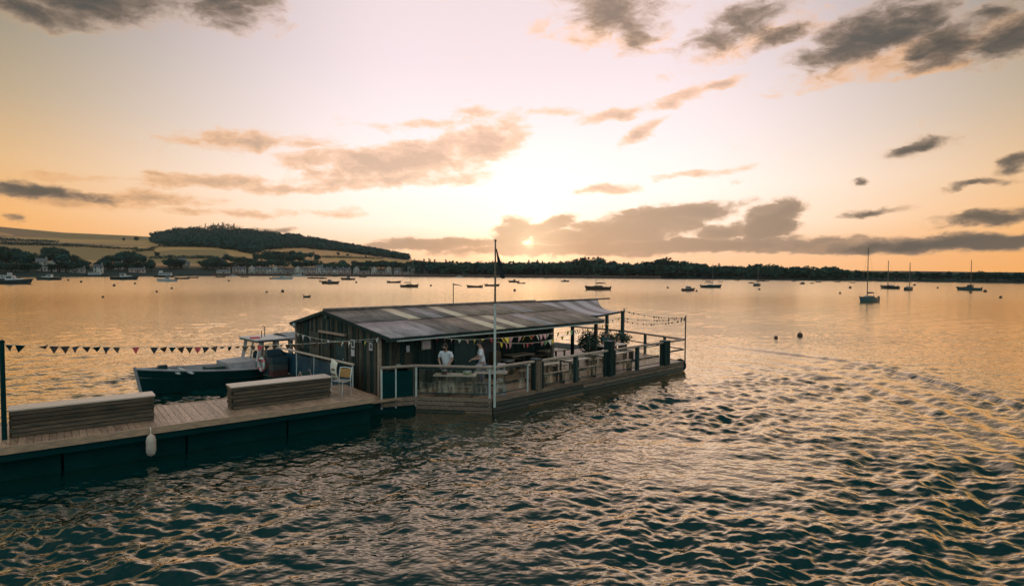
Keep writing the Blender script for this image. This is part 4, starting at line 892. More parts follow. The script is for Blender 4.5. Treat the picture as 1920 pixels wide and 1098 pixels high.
for (s, z, w, lab) in ((4.92, 1.66, .32, 'narrow boarded casing in the railing nearest the flagpole'), (9.44, 1.98, .34, 'tallest boarded casing in the middle of the railing'), (13.86, 1.66, .40, 'dark boarded casing in the railing near the far corner')):
    o = TH('boarded_casing', s, -2.2, DK - .02, lab, 'casing', 'boarded casings in the railing'); oo = (s, -2.2, DK - .02)
    for i in range(3):
        for tt_ in (-2.38, -2.10): MB(oo).bb((s - w / 2 + i * w / 3 + .006, tt_ - .02, DK), (s - w / 2 + (i + 1) * w / 3 - .006, tt_ + .02, z)).build('board', FASC if s < 6 else SHEDW2, o, .006)
        for ss in (s - w / 2 + .025, s + w / 2 - .025): MB(oo).bb((ss - .02, -2.355 + i * .079, DK), (ss + .02, -2.285 + i * .079, z)).build('board', SHEDW2, o, .006)
    MB(oo).bb((s - w / 2 - .02, -2.42, z), (s + w / 2 + .02, -2.06, z + .035)).build('cap', DARKP, o, .006)
# ---- flagpole
fp = TH('flagpole', PC[0] + .02, PC[1] - .09, DK - .3, 'tall thin flagpole with a furled dark flag at the deck corner', 'flagpole')
MB().tube([(0, 0, 0), (0, 0, 3.2), (0, 0, 3.6)], [.042, .042, .036], 8).build('lower_pole', WHITEP, fp); MB().tube([(0, 0, 3.6), (0, 0, 5.75)], [.036, .026], 8).build('upper_pole', SPAR, fp); MB().ball((0, 0, 5.78), .045, 8, 6).build('truck', SPAR, fp)
m = MB(); rows = []
for i in range(14):
    f = i / 13; z = 5.52 - 1.02 * f; xl = .02 + .24 * f; xr = .07 + (.40 * f if f < .82 else .328 + .02 * (f - .82))
    rows.append([(xl + (xr - xl) * g, .05 * math.sin(9 * g + 3 * f) * (.3 + f), z - .04 * g) for g in (0, .17, .33, .5, .67, .83, 1.0)])
m.loft(rows, False); m.smooth = True; o = m.build('flag', BLKF, fp); sd_ = o.modifiers.new('t', 'SOLIDIFY'); sd_.thickness = .01
for (s, t, z, lab) in ((15.75, -2.25, 2.74, 'bare pole at the far right corner of the deck'), (16.85, 2.25, 2.85, 'bare pole beside the awning at the far end rail')):
    o = TH('bunting_pole', s, t, DK - .2, lab, 'pole', 'poles holding bunting'); MB().tube([(0, 0, 0), (0, 0, z - DK + .2)], .035, 8).build('pole', SPAR, o); MB().ball((0, 0, z - DK + .22), .045, 8, 5).build('cap', SPAR, o)
# ---- bunting
PENN = {}
def pennant_mesh(m, w, h):
    k = (m.name, w)
    if k not in PENN:
        mb = MB(); mb.add([(-w / 2, .006, 0), (0, -.012, 0), (w / 2, .006, 0), (-w / 4, .015, -h * .5), (w / 4, -.015, -h * .5), (0, .01, -h)], [(0, 1, 3), (1, 4, 3), (1, 2, 4), (3, 4, 5)])
        me = mb.mesh('pennant'); me.materials.append(m); PENN[k] = me
    return PENN[k]
def bunting(p0, p1, sag, n, mats, label, w=.17, h=.21, skip=.06):
    p0, p1 = Vector(p0), Vector(p1); o = empty('bunting', p0, 0, label, 'bunting', 'strings of bunting')
    P_ = [p0.lerp(p1, i / 40) + Vector((0, 0, -4 * sag * (i / 40) * (1 - i / 40))) for i in range(41)]
    MB(p0).tube(P_, .006, 5).build('cord', CREAMF, o)
    a = math.atan2(p1.y - p0.y, p1.x - p0.x)
    for k in range(n):
        if rnd.random() < skip: continue
        f = (k + .5) / n; p = p0.lerp(p1, f) + Vector((0, 0, -4 * sag * f * (1 - f))) - p0
        q = link('pennant', pennant_mesh(mats[(k + rnd.randint(0, 1)) % len(mats)], w, h), None, o, loc=p, rot=(rnd.gauss(0, .35), rnd.gauss(0, .12), a + rnd.gauss(0, .35)))
        q.scale.z = rnd.choice((1, 1, 1, .85, .35))
PM_ = [RED, CREAMF, YEL, PINK, GRN, CREAMF, PINK, YEL]; DM = [BLKF, HB, HULLP, BLKF, HB]  # second set is dark: the backlit look is put into the pennant colours
# ---- jetty
EP = Vector((.788, .616)).normalized(); JA = math.atan2(EP.y, EP.x); PO = Vector((-11.62, 13.21)); JZ = .85
def J(a, b, z=0.0): return Vector((PO.x + EP.x * a - EP.y * b, PO.y + EP.y * a + EP.x * b, z))
def TJ(name, a, b, z, label, cat, group=None): return empty(name, J(a, b, z), JA, label, cat, group)
jt = TJ('jetty', 0, 0, 0, 'timber-decked floating jetty leading from the left edge to the shed', 'jetty')
a = -7.0; dpm = MB().bb((0, .02, -.02), (.138, 2.62, .02)).mesh('deck_plank'); dpm.materials.append(pm('jetty_decking', (.50, .31, .20), (.25, .165, .115), .42, 4, (6, 1, 6), .4, 9, vary=.28, spec=.8))
while a < 9.1: link('deck_plank', dpm, None, jt, loc=(a, 0, JZ - .02 + rnd.uniform(-.004, .004)), rot=(0, 0, rnd.uniform(-.004, .004))); a += .146
for k in range(6): MB().bb((-6.9 + k * 2.68, .30, -.35), (-6.9 + k * 2.68 + 2.64, 2.35, JZ - .26)).build('float', HULLP, jt, .04)
MB().bb((-7, 1.2, -.35), (9.1, 2.30, JZ - .27)).build('gap_blocker', HULLP, jt)  # added block, stops light showing through between the floats
for b0 in (.22, 1.25, 2.30): MB().bb((-7, b0, JZ - .26), (9.1, b0 + .12, JZ - .045)).build('bearer', HULLP, jt)
for b0 in (-.035, 2.625): MB().bb((-7, b0, JZ - .17), (9.12, b0 + .05, JZ + .012)).build('edge_board', DECKW, jt, .006)
MB().bb((-7, .02, JZ - .34), (9.1, .09, JZ - .18)).build('lower_edge_board', HULLP, jt)
MB().bb((9.14, .0, JZ - .17), (9.2, 2.6, JZ + .01)).build('end_board', DECKW, jt)
def box_bench(a0, L_, b0, lab):
    o = TJ('box_bench', a0, b0, JZ, lab, 'bench', 'box benches on the jetty'); D_ = .60; H_ = .64; n = 6; ph = H_ / n
    for k in range(n):
        z = ph * (k + .5)
        for y in (0, D_): MB().box((L_ / 2, y + (.004 if k % 2 else 0), z), (L_ - (.0 if k % 2 else .09), .05, ph - .018)).build('plank', BENCHW, o, .006)
        for x in (.025, L_ - .025): MB().box((x, D_ / 2, z), (.05, D_ - (.05 if k % 2 else .15), ph - .018)).build('end_plank', BENCHW, o, .006)
    for k in range(4): MB().box((L_ / 2, -.03 + (D_ + .06) * (k + .5) / 4, H_ + .022), (L_ + .05, (D_ + .06) / 4 - .012, .04)).build('top_plank', TOPW, o, .006)
    MB().box((L_ / 2, D_ / 2, H_ / 2 - .02), (L_ - .12, D_ - .12, H_ - .06)).build('core', HULLP, o)
box_bench(.12, 3.0, .85, 'timber box bench at the left edge of the jetty'); box_bench(5.05, 2.95, .80, 'timber box bench on the jetty near the folding chair')
# left pole with bunting
o = TJ('bunting_post', .04, .78, JZ - .3, 'tall dark post at the left end of the jetty', 'post'); MB().tube([(0, 0, 0), (-.01, 0, 2.62)], [.055, .05], 10).build('shaft', HULLP, o); MB().ball((-.01, 0, 2.63), .06, 8, 6).build('cap', HULLP, o)
bunting(J(.04, .78, 3.12), W(-.12, .66, 2.56), .16, 46, DM + [HB, RED], 'long string of small pennants from the left post to the shed corner', .20, .19, .10)
bunting(W(PC[0], PC[1] - .05, 2.62), W(14.95, 1.95, 2.15), .10, 34, PM_, 'upper string of bright pennants along the shed eave', .20, .24)
bunting(W(PC[0], PC[1] - .05, 2.52), W(9.4, .3, 2.02), .18, 18, PM_, 'lower string of bright pennants drooping from the flagpole', .20, .27, .2)
bunting(W(PC[0] + .1, PC[1], 2.64), W(2.2, .5, 2.5), .10, 8, PM_, 'short string of pennants from the flagpole to the shed front', .16, .2)
bunting(W(16.85, 2.25, 2.80), W(15.75, -2.25, 2.70), .14, 26, DM + [RED], 'top string of tiny pennants between the two far end poles', .14, .15, 0)
bunting(W(16.85, 2.25, 2.36), W(15.75, -2.25, 2.66), .10, 22, DM, 'middle string of tiny pennants between the two far end poles', .13, .13, .2)
bunting(W(16.85, 2.25, 2.22), W(15.75, -2.25, 2.62), .22, 22, DM, 'lowest string of tiny pennants between the two far end poles', .13, .13, .2)
bunting(W(12.15, 2.0, 2.35), W(16.85, 2.25, 2.45), .12, 14, [YEL, PINK, CREAMF, YEL], 'string of yellow pennants under the awning', .17, .2)
bunting(W(-.3, 7.6, 2.35), W(-.15, .62, 2.50), .22, 13, [YEL, CREAMF, PINK, PAPER], 'slack string of pale pennants across the shed gable', .2, .26, .2)
# ------------------------------------------------------------------ things on the jetty and beside the shed
so_ = (-.58, 1.55, DK); sc_ = TH('screen_fence', *so_, 'waist-high fence with blue tarpaulin and pale handrail before the gable', 'fence')
MB(so_).bar((-.58, 1.5, 1.6), (-.62, 7.95, 1.6), .10, .06).build('handrail', TOPW, sc_, .01)
tp = [1.55, 3.1, 4.6, 6.2, 7.85]
for t in tp: MB(so_).tube([(-.58, t, DK), (-.58, t, 1.57)], .03, 8).build('post', WHITEP, sc_)
for t0, t1 in zip(tp, tp[1:]):
    rows = []
    for i in range(15):
        f = i / 14; rows.append([(-.585 + .03 * math.sin(f * 8 + t0) * math.sin(math.pi * g) + .015 * math.sin(f * 17 + g * 5), t0 + .05 + (t1 - t0 - .1) * f, .60 + .90 * g - .05 * math.sin(math.pi * f) * g) for g in (0, .2, .4, .6, .8, 1)])
    m = MB(so_); m.loft(rows, False); m.smooth = True; m.build('tarpaulin', BLUEF, sc_)
CR = [pm('crate_red', (.14, .045, .04), (.08, .035, .03), .6, 4), pm('crate_grey', (.09, .10, .10), (.05, .06, .06), .6, 4), pm('crate_blue', (.02, .06, .08), (.015, .04, .055), .6, 4)]
def crate(s, t, z, rz, m, lab):
    o = TH('fish_crate', s, t, z, lab, 'crate', 'stacked crates beside the workboat'); o.rotation_euler.z += rz; w, d, h = .62, .42, .26
    for y in (-d / 2, d / 2):
        for k in range(3): MB().box((0, y, .05 + k * .085), (w, .02, .07)).build('slat', m, o)
    for x in (-w / 2, w / 2):
        for k in range(3): MB().box((x, 0, .05 + k * .085), (.02, d - .025, .07)).build('slat', m, o)
    for x in (-w / 2 + .02, w / 2 - .02):
        for y in (-d / 2 + .02, d / 2 - .02): MB().box((x, y, h / 2), (.035, .035, h)).build('corner', m, o)
    MB().box((0, 0, .015), (w - .03, d - .03, .02)).build('base', m, o)
k = 0
for (t, n) in ((7.05, 3), (7.55, 4)):
    for i in range(n):
        crate(-1.0, t, DK + .262 * i, rnd.uniform(-.08, .08), CR[(k * 2 + i) % 3], f"{('red', 'grey', 'blue')[(k * 2 + i) % 3]} slatted crate, {('bottom', 'second', 'third', 'top')[i] if not (n == 3 and i == 2) else 'top'} of the {('right', 'left')[k]} stack beside the workboat")
    k += 1
o = TH('lifebuoy', -1.42, 7.75, .95, 'pale lifebuoy hanging by the workboat stern', 'lifebuoy'); m = MB(); n = 20
m.loft([[(.05 * math.cos(b), (.26 + .06 * math.sin(b)) * math.cos(a), (.26 + .06 * math.sin(b)) * math.sin(a)) for b in [2 * math.pi * j / 8 for j in range(8)]] for a in [2 * math.pi * i / n for i in range(n + 1)]], True); m.smooth = True; m.build('ring', WHITEP, o)
for a in (0.8, 2.4, 4.0, 5.5): MB().box((0, .26 * math.cos(a), .26 * math.sin(a)), (.11, .10, .13), Matrix.Rotation(a, 3, 'X')).build('band', RED, o)
# aluminium chair with wooden slats
ch = TJ('folding_chair', 8.45, 1.10, JZ, 'light metal chair with wooden slat back standing on the jetty', 'chair'); ch.rotation_euler.z = JA + R_(-150)
for y in (-.23, .23):
    MB().tube([(.24, y, 0), (.20, y, .44)], .016, 6).build('leg', ALU, ch); MB().tube([(-.24, y, 0), (-.19, y, .44), (-.27, y, .84)], .016, 6).build('leg', ALU, ch); MB().tube([(.22, y, .44), (-.2, y, .44)], .016, 6).build('seat_rail', ALU, ch)
MB().tube([(-.27, -.23, .84), (-.275, 0, .86), (-.27, .23, .84)], .016, 6).build('top_rail', ALU, ch)
for k in range(5): MB().box((-.17 + .09 * k, 0, .455), (.075, .44, .018)).build('seat_slat', ALU, ch)
for k in range(5): MB().box((-.215 - .012 * k, 0, .56 + .058 * k), (.014, .43, .048), Matrix.Rotation(-.2, 3, 'Y')).build('back_slat', ORG, ch)
cl = TH('draped_cloth', -.66, 2.55, .95, 'cream cloth bundle hung on the blue fence behind the chair', 'cloth'); m = MB()
m.loft([[(-.05 - .08 * math.sin(math.pi * f) * (1 + .3 * math.sin(3 * k)), .24 * (k / 9 - .5) * (1 + .6 * f) + .18 * (1 - f) * (k / 9), .62 - .62 * f + .12 * (k / 9) * (1 - f)) for k in range(10)] for f in (0, .15, .3, .5, .7, .85, 1)], False); m.smooth = True; q = m.build('cloth', CREAMF, cl); q.modifiers.new('t', 'SOLIDIFY').thickness = .02
for z in (.18, .36): MB().box((-.135, .06, z), (.02, .26, .05)).build('band', HB, cl)
ab = TJ('a_board', 7.6, 2.1, JZ, 'small dark A-board standing by the blue fence', 'sign'); ab.rotation_euler.z = JA + R_(-60)
for sg in (-1, 1):
    f = MB().box((sg * .14, 0, .36), (.02, .42, .74), Matrix.Rotation(-sg * .36, 3, 'Y')).build('panel', DARKP, ab)
    for y in (-.22, .22): MB().bar((sg * .27, y, 0), (0, y, .74), .03, .03).build('frame', RAILW, ab)
fn = TJ('hanging_fender', 2.92, -.16, .14, 'worn white fender hanging from the jetty edge', 'fender'); m = MB(); m.lathe([(.012, 0), (.09, .05), (.115, .14), (.115, .42), (.09, .52), (.03, .57)], (0, 0, 0), 14); m.smooth = True; m.build('body', pm('fender_vinyl', (.62, .50, .42), (.46, .36, .30), .6, 8), fn)
MB().tube([(0, 0, .57), (0, .03, .68), (.0, .10, .73)], .012, 6).build('rope', CREAMF, fn)
# ------------------------------------------------------------------ the workboat
wb = empty('workboat', W(0, 0, 0), 0, 'dark-hulled open workboat with pale wheelhouse moored behind the jetty', 'boat')
bd = Vector((-.70, -.714)).normalized(); bow = Vector((-14.6, 23.1)); ctr = bow - bd * 3.95; wb.location = (ctr.x, ctr.y, 0); wb.rotation_euler.z = math.atan2(bd.y, bd.x)
RR = hull_rings(7.9, 2.2, 1.02, .68, .74, .35, .8, .25, .84, 17); WINN = pm('workboat_inside', (.46, .42, .42), (.32, .30, .31), .7, 3)
hull('hull', RR, HULLP, wb, pm('workboat_deck', (.20, .19, .19), (.10, .11, .11), .8, 3), .34, WINN)
for sg in (0, -1):
    m = MB(); m.loft([[(r[sg][0], r[sg][1] * .84, r[sg][2] - .33), (r[sg][0], r[sg][1] * .94, r[sg][2] - .02), (r[sg][0], r[sg][1] * .985, r[sg][2] + .035)] for r in RR[:-1]], False); m.build('inner_bulwark', WINN, wb)
MB().bar((3.95, 0, -.3), (4.23, 0, 1.10), .09, .09).build('stem_post', WINN, wb)
for (x, w) in ((2.9, .9), (2.5, 1.2)): MB().bar((x, -w, .80), (x, w, .80), .10, .05).build('cross_plank', WHITEP, wb)
MB().box((3.2, -.2, .9), (.3, .25, .3)).build('mooring_bitt', DARKP, wb); MB().box((1.4, .3, .62), (.7, .6, .5)).build('locker', DARKP, wb); MB().box((1.1, -.55, .55), (.5, .4, .35)).build('fish_box', HG, wb)
cm = MB(); cm.loft([[(-.15, .85, .45), (-.15, .75, 1.02), (-.15, -.75, 1.02), (-.15, -.85, .45)], [(.9, .85, .45), (.95, .72, .98), (.95, -.72, .98), (.9, -.85, .45)]], False); cm.f += [(0, 3, 2, 1), (4, 5, 6, 7)]; cm.build('engine_casing', WINN, wb)
WH = pm('wheelhouse_paint', (.66, .60, .57), (.50, .45, .43), .5, 3)
wh = MB().box((-.95, 0, .72), (1.5, 1.75, .55)).build('wheelhouse', WH, wb, .02)
for (x, dx_) in ((-.22, .16), (-1.1, 0), (-1.68, 0)):
    for y in (-.84, .84): MB().bar((x, y, .95), (x - dx_, y * .96, 1.84), .10, .13).build('pillar', WH, wh)
MB().bar((-.22, 0, .95), (-.38, 0, 1.84), .06, .06).build('windscreen_mullion', WH, wh)
for y in (-.82, .82): MB().box((-.62, y, 1.40), (.60, .012, .66)).build('side_pane', PANE if y > 9 else VINYL, wh)
MB().box((-1.0, 0, 1.88), (1.75, 1.98, .07)).build('wheelhouse_roof', WH, wb, .02)
MB().box((-1.0, 0, 1.815), (1.72, 1.94, .05)).build('roof_trim', DARKP, wb)
m = MB(); m.loft([[(-1.6, 1.0 * math.cos(a), 1.78 + .22 * math.sin(a)) for a in [math.pi * k / 8 for k in range(9)]], [(-3.7, 1.0 * math.cos(a), 1.84 + .22 * math.sin(a)) for a in [math.pi * k / 8 for k in range(9)]]], False); m.smooth = True; q = m.build('stern_canopy', WINN, wb); q.modifiers.new('t', 'SOLIDIFY').thickness = .03
for x in (-2.6, -3.6):
    for y in (-.95, .95): MB().bar((x, y, .6), (x, y, 1.82), .07, .07).build('canopy_post', SHEDW, wb)
MB().tube([(-.7, .1, 1.9), (-.7, .1, 2.22)], .02, 6).build('mast_stub', SPAR, wb); MB().tube([(-1.0, -.3, 1.9), (-1.0, -.3, 2.35), (-.9, -.3, 2.4)], .018, 6).build('aerial', SPAR, wb)
MB().box((-.35, .25, 1.9), (.35, .3, .14)).build('life_raft', RED, wb); MB().ball((-.55, -.2, 1.12), (.14, .14, .2), 8, 6).build('steering_pod', DARKP, wb)
# ------------------------------------------------------------------ deck furniture
def table(s, t, rz, lab, top=TOPW, L_=1.4, w=.7):
    o = TH('deck_table', s, t, DK, lab, 'table', 'tables on the deck'); o.rotation_euler.z += rz
    for k in range(5): MB().box((0, -w / 2 + w * (k + .5) / 5, .735), (L_, w / 5 - .012, .035)).build('top_plank', top, o, .005)
    for x in (-L_ / 2 + .12, L_ / 2 - .12):
        for y in (-w / 2 + .08, w / 2 - .08): MB().box((x, y, .36), (.07, .07, .71)).build('leg', SHEDW, o, .005)
        MB().box((x, 0, .69), (.05, w - .1, .06)).build('bearer', SHEDW, o)
    MB().box((0, 0, .25), (L_ - .3, .05, .06)).build('stretcher', SHEDW, o)
def bench(s, t, rz, lab, L_=1.3):
    o = TH('deck_bench', s, t, DK, lab, 'bench', 'benches on the deck'); o.rotation_euler.z += rz
    for k in range(2): MB().box((0, -.08 + .16 * k, .44), (L_, .14, .035)).build('seat_plank', RAILW, o, .005)
    for x in (-L_ / 2 + .12, L_ / 2 - .12): MB().box((x, 0, .21), (.06, .26, .42)).build('leg', SHEDW, o)
table(2.05, -1.0, R_(-48), 'serving table in front of the first white-shirted man', TOPW, 1.5, .6); table(3.35, -1.45, R_(-46), 'serving table with grey boxes beside the flagpole', TOPW, 1.2, .6)
table(6.2, -1.35, 0, 'deck table behind the second windbreak from the flagpole'); bench(6.2, -1.95, 0, 'bench in front of the table behind the second windbreak'); bench(6.2, -.75, 0, 'bench behind the table behind the second windbreak')
table(8.2, -1.35, 0, 'deck table left of the tallest casing'); bench(8.2, -1.95, 0, 'bench in front of the table left of the tallest casing'); bench(8.2, -.75, 0, 'bench behind the table left of the tallest casing')
table(10.7, -1.3, 0, 'deck table right of the tallest casing', TOPW, 1.8); bench(10.7, -1.92, 0, 'bench in front of the table right of the tallest casing', 1.6); bench(10.7, -.7, 0, 'bench behind the table right of the tallest casing', 1.6)
table(13.4, .6, 0, 'pale table on the open far terrace under the awning', TOPW, 2.0, .8); bench(13.4, 1.3, 0, 'bench behind the pale far terrace table', 1.8); bench(13.4, -.1, 0, 'bench in front of the pale far terrace table', 1.8)
table(7.4, 1.2, 0, 'table under the roof nearest the serving hatch', RAILW); table(9.6, 1.2, 0, 'table under the roof towards the far post', RAILW); bench(7.4, 1.85, 0, 'bench against the wall behind the roofed table near the hatch'); bench(9.6, 1.85, 0, 'bench against the wall behind the far roofed table')
def tub(s, t, z, r, h, m, lab, name='tub', cat='tub', grp='small things on the serving tables'):
    o = TH(name, s, t, z, lab, cat, grp); q = MB(); q.lathe([(r * .8, 0), (r, .01), (r * 1.02, h * .85), (r * 1.1, h)], (0, 0, 0), 12); q.smooth = True; q.build('body', m, o); MB().lathe([(r * 1.12, h - .02), (r * 1.12, h + .015), (r * .3, h + .03)], (0, 0, 0), 12).build('lid', ALU, o)
def cbox(s, t, z, d, m, lab, rz=0.0):
    o = TH('carton', s, t, z, lab, 'carton', 'cartons on the serving tables'); o.rotation_euler.z += rz
    MB().box((0, 0, d[2] / 2), d).build('body', m, o, .008); MB().box((0, 0, d[2] + .004), (d[0] * .9, .05, .006)).build('tape', RAILW, o); MB().box((0, -d[1] / 2 - .003, d[2] * .5), (d[0] * .5, .006, d[2] * .4)).build('print', PAPER2, o)
TT = DK + .755
tub(1.75, -.75, TT, .10, .16, CR[0], 'small red-brown pot on the first serving table', 'pot', 'pot'); tub(2.35, -1.30, TT, .14, .10, GRN, 'flat green tub on the first serving table'); tub(3.05, -1.12, TT, .12, .24, WHITEP, 'white tub on the table beside the flagpole'); tub(3.3, -1.42, TT, .14, .20, ALU, 'metal pan on the table beside the flagpole', 'pan', 'pan')
cbox(3.62, -1.72, TT, (.28, .24, .30), PAPER, 'white printed carton on the table beside the flagpole', R_(-46)); cbox(2.9, -1.5, DK, (.5, .4, .42), HG, 'grey box under the table beside the flagpole', R_(-46)); cbox(3.35, -1.95, DK, (.42, .36, .34), WINN, 'pale box on the deck at the flagpole corner', R_(-46)); cbox(1.7, -.75, DK, (.45, .4, .5), HB, 'brown box under the first serving table', R_(-46))
tub(3.35, -1.95, DK + .352, .1, .2, PAPER, 'white pail on top of the pale box at the flagpole corner', 'pail', 'pail')
cbox(5.35, .52, DK + .0, (.42, .28, 1.12), HB, 'upright brown carton by the serving hatch'); tub(6.4, .9, DK, .26, .62, SHEDW, 'small wooden barrel under the eave', 'barrel', 'barrel', None); tub(7.0, -1.3, TT, .05, .18, YEL, 'yellow bottle on the table behind the second windbreak', 'bottle', 'bottle', None)
tub(10.3, -1.3, TT, .09, .16, PAPER, 'white pot on the table right of the tallest casing', 'pot', 'pot', None); tub(.55, .35, 1.0 + DK, .08, .10, HG, 'small bowl on the sill of the shed front', 'bowl', 'bowl', None)
MBs = TH('sill_shelf', .55, .52, DK, 'narrow shelf on legs against the shed front', 'shelf'); MB().box((0, -.06, .985), (.9, .3, .03)).build('shelf_board', RAILW, MBs)
for x in (-.4, .4): MB().box((x, -.06, .485), (.05, .25, .97)).build('leg', SHEDW2, MBs)
# potted plants on the terrace
LEAF = pm('pot_leaf', (.020, .085, .055), (.012, .05, .038), .6, 4, vary=.2)
for (s, t, h, lab) in ((11.6, .6, 1.35, 'bushy potted plant left of the far terrace people'), (12.5, 1.35, 1.35, 'bushy potted plant in front of the awning post'), (14.4, 1.6, 1.15, 'potted plant right of the far terrace people'), (15.9, 1.7, 1.0, 'potted plant at the end rail under the awning')):
    o = TH('potted_plant', s, t, DK, lab, 'plant', 'potted plants on the terrace'); q = MB(); q.lathe([(.16, 0), (.22, .36), (.24, .38), (.20, .36)], (0, 0, 0), 12); q.build('pot', CR[0], o)
    q = MB(); 
    for _ in range(420):
        d = Vector((rnd.gauss(0, 1), rnd.gauss(0, 1), rnd.gauss(0, 1))).normalized(); c = Vector((0, 0, .38 + h * .42)) + Vector((d.x * .55, d.y * .55, d.z * h * .45)) * rnd.uniform(.5, 1); e = Vector((rnd.gauss(0, 1), rnd.gauss(0, 1), rnd.gauss(0, .6))).normalized() * rnd.uniform(.06, .11); f = d.cross(e).normalized() * .035
        q.add([c - e, c + f, c + e, c - f], [(0, 1, 2, 3)])
    q.build('foliage', LEAF, o, kind='stuff'); MB().tube([(0, 0, .3), (.02, 0, h * .8)], [.02, .01], 5).build('stem', BARK, o)
# ------------------------------------------------------------------ people
SKIN = pm('skin', (.46, .27, .20), (.40, .22, .16), .6, 6); SHIRT = pm('white_shirt', (.80, .80, .84), (.72, .72, .78), .85, 8); NAVY = pm('navy_cloth', (.03, .05, .09), (.02, .035, .06), .85, 8); TEALC = pm('teal_cloth', (.03, .09, .09), (.02, .06, .06), .85, 8); HAIR = pm('dark_hair', (.03, .022, .018), (.018, .014, .012), .7, 20); LILAC = pm('lilac_cloth', (.42, .40, .55), (.32, .30, .45), .85, 8); ROSE = pm('rose_cloth', (.62, .28, .26), (.5, .22, .2), .85, 8)
def skinned(name, V, E, Rr, m, parent, root=0, sub=2):
    me = bpy.data.meshes.new(name); me.from_pydata([tuple(v) for v in V], E, []); me.update(); me.materials.append(m)
    o = bpy.data.objects.new(name, me); COL.objects.link(o); o.parent = parent
    o.modifiers.new('skin', 'SKIN'); sv = me.skin_vertices[0].data
    for i, r in enumerate(Rr): sv[i].radius = (r, r) if not isinstance(r, tuple) else r; sv[i].use_root = (i == root)
    o.modifiers.new('sub', 'SUBSURF').levels = 1; o.modifiers['sub'].render_levels = sub; o.modifiers['skin'].use_smooth_shade = True
    return o
def person(loc, rz, lab, arms, shirtm, trousm, lean=.0, seated=False, hairm=HAIR, beard=False, long_hair=False, scale=1.0):
    o = empty('person', loc, rz, lab, 'person', 'people on the deck'); o.scale = (scale,) * 3
    hz = .92 if not seated else .50
    L = lambda z: lean * max(0, z - .92) + .0
    dz = hz - .92
    pel = Vector((0, 0, hz)); sp = Vector((L(1.12), 0, 1.12 + dz)); chs = Vector((L(1.36), 0, 1.35 + dz)); nk = Vector((L(1.5) + .01, 0, 1.50 + dz)); hb = Vector((L(1.58) + .03, 0, 1.575 + dz)); hd_ = Vector((L(1.66) + .045, 0, 1.655 + dz)); tp_ = Vector((L(1.7) + .03, 0, 1.71 + dz))
    V = [pel, sp, chs, nk, hb, hd_, tp_]; E = [(0, 1), (1, 2), (2, 3), (3, 4), (4, 5), (5, 6)]; R2 = [(.14, .12), (.125, .10), (.15, .11), .055, .062, .092, .06]
    nose = len(V); V += [hd_ + Vector((.10, 0, -.01))]; E += [(5, nose)]; R2 += [.018]
    SV = [pel + Vector((0, 0, -.04)), sp, chs, nk + Vector((0, 0, -.035))]; SE = [(0, 1), (1, 2), (2, 3)]; SR = [(.165, .14), (.155, .125), (.175, .13), .075]
    for sg, (el_, wr) in zip((1, -1), arms):
        b = len(V); shd = Vector((L(1.42), sg * .18, 1.42 + dz)); el_ = Vector(el_) + Vector((0, 0, dz)); wr = Vector(wr) + Vector((0, 0, dz)); dr_ = (wr - el_).normalized(); sd2 = dr_.cross(Vector((0, 0, 1))).normalized() if abs(dr_.z) < .95 else Vector((0, 1, 0))
        V += [shd, el_, wr, wr + dr_ * .06]; E += [(2, b), (b, b + 1), (b + 1, b + 2), (b + 2, b + 3)]; R2 += [.058, .042, .028, .032]
        for k, ll in enumerate((.075, .085, .08, .062)):
            c = len(V); q = wr + dr_ * .085 + sd2 * (.026 - .0175 * k); V += [q, q + dr_ * ll * .55 + Vector((0, 0, -.008)), q + dr_ * ll + Vector((0, 0, -.028))]; E += [(b + 3, c), (c, c + 1), (c + 1, c + 2)]; R2 += [.0095, .009, .008]
        c = len(V); V += [wr + dr_ * .03 + sd2 * .035, wr + dr_ * .075 + sd2 * .055 + Vector((0, 0, -.012))]; E += [(b + 2, c), (c, c + 1)]; R2 += [.011, .009]
        c = len(SV); SV += [shd, shd.lerp(el_, .75)]; SE += [(2, c), (c, c + 1)]; SR += [.078, .066]
    TV = [pel + Vector((0, 0, .02))]; TE = []; TR = [(.15, .135)]
    for sg in (1, -1):
        if seated: hip, kn, an, toe = Vector((.03, sg * .10, hz - .02)), Vector((.44, sg * .13, .50)), Vector((.42, sg * .13, .09)), Vector((.56, sg * .14, .04))
        else: hip, kn, an, toe = Vector((0, sg * .10, .86)), Vector((.03, sg * .11, .49)), Vector((-.01, sg * .12, .09)), Vector((.14, sg * .14, .04))
        b = len(V); V += [hip, kn, an, toe]; E += [(0, b), (b, b + 1), (b + 1, b + 2), (b + 2, b + 3)]; R2 += [.085, .055, .038, .035]
        c = len(TV); TV += [hip, kn, an + Vector((0, 0, .02))]; TE += [(0, c), (c, c + 1), (c + 1, c + 2)]; TR += [.105, .075, .06]
        m = MB(); m.ball(tuple(an.lerp(toe, .45) + Vector((0, 0, -.035))), (.13, .05, .05), 10, 6); m.build('shoe', BLKF, o)
    skinned('body', V, E, R2, SKIN, o); skinned('shirt', SV, SE, SR, shirtm, o); skinned('trousers', TV, TE, TR, trousm, o)
    m = MB(); m.ball(tuple(hd_ + Vector((-.018, 0, .045))), (.098, .088, .085), 14, 8)
    if long_hair: m.ball(tuple(hd_ + Vector((-.06, 0, -.08))), (.06, .085, .14), 12, 8)
    m.build('hair', hairm, o)
    if beard: MB().ball(tuple(hd_ + Vector((.045, 0, -.075))), (.055, .06, .05), 10, 6).build('beard', hairm, o)
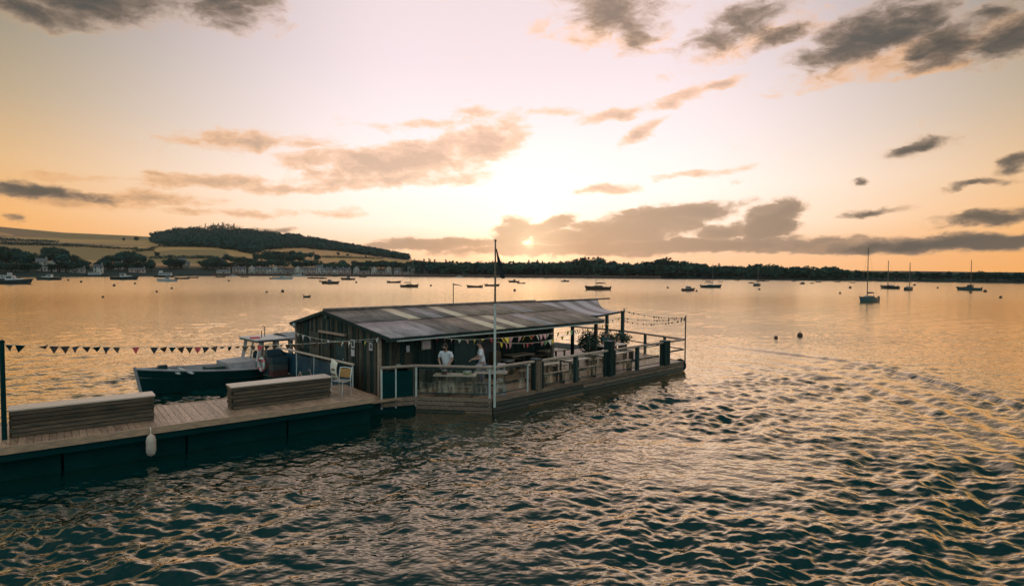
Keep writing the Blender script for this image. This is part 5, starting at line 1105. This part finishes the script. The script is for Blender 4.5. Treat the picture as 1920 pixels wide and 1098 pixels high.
    for sg in (1, -1):
        MB().ball(tuple(hd_ + Vector((.086, sg * .032, .018))), .007, 8, 6).build('eye', BLKF, o); MB().ball(tuple(hd_ + Vector((.0, sg * .093, 0))), (.02, .012, .03), 8, 6).build('ear', SKIN, o)
    MB().box(tuple(hd_ + Vector((.088, 0, -.05))), (.012, .045, .01)).build('mouth', HB, o)
person(W(2.12, -.42, DK), R_(-100), 'man in a white shirt leaning over the serving table', [((.16, .25, 1.20), (.34, .12, 1.02)), ((.14, -.26, 1.20), (.33, -.14, 1.02))], SHIRT, NAVY, .30, beard=True, scale=1.03)
person(W(3.50, -.80, DK), R_(-170), 'man in a white shirt and pale apron behind the flagpole', [((.12, .24, 1.16), (.33, .18, 1.12)), ((.14, -.25, 1.16), (.36, -.10, 1.08))], SHIRT, LILAC, .10, scale=1.03)
person(W(12.9, 1.30, DK), R_(10) + BA - R_(90), 'seated person in dark blue at the far terrace table', [((.18, .24, 1.16), (.38, .12, 1.14)), ((.18, -.24, 1.16), (.38, -.12, 1.14))], NAVY, NAVY, .12, True, long_hair=True)
person(W(13.8, 1.30, DK), R_(-12) + BA - R_(90), 'seated person in teal beside the one in dark blue', [((.18, .24, 1.16), (.38, .12, 1.14)), ((.18, -.24, 1.16), (.38, -.12, 1.14))], TEALC, NAVY, .10, True)
person(W(12.6, -.10, DK), R_(90) + BA - R_(8), 'seated person in rose with back to the railing at the far table', [((.18, .24, 1.16), (.38, .12, 1.14)), ((.18, -.24, 1.16), (.38, -.12, 1.14))], ROSE, BLKF, .10, True, long_hair=True)
# ------------------------------------------------------------------ evening haze: one closed box of even, thin air
hz_ = MB(); hz_.bb((-2500, -2500, -4.2), (2500, 2500, 150)); HZM = bpy.data.materials.new('evening_haze'); HZM.use_nodes = True; nt = HZM.node_tree; nt.nodes.clear()
pv = nt.nodes.new('ShaderNodeVolumePrincipled'); pv.inputs['Color'].default_value = (.95, .90, .86, 1); pv.inputs['Density'].default_value = HAZE; pv.inputs['Anisotropy'].default_value = .3
oo = nt.nodes.new('ShaderNodeOutputMaterial'); nt.links.new(pv.outputs[0], oo.inputs['Volume'])
o = hz_.build('haze', HZM); tag(o, 'thin even evening haze over the estuary', 'haze', kind='stuff')
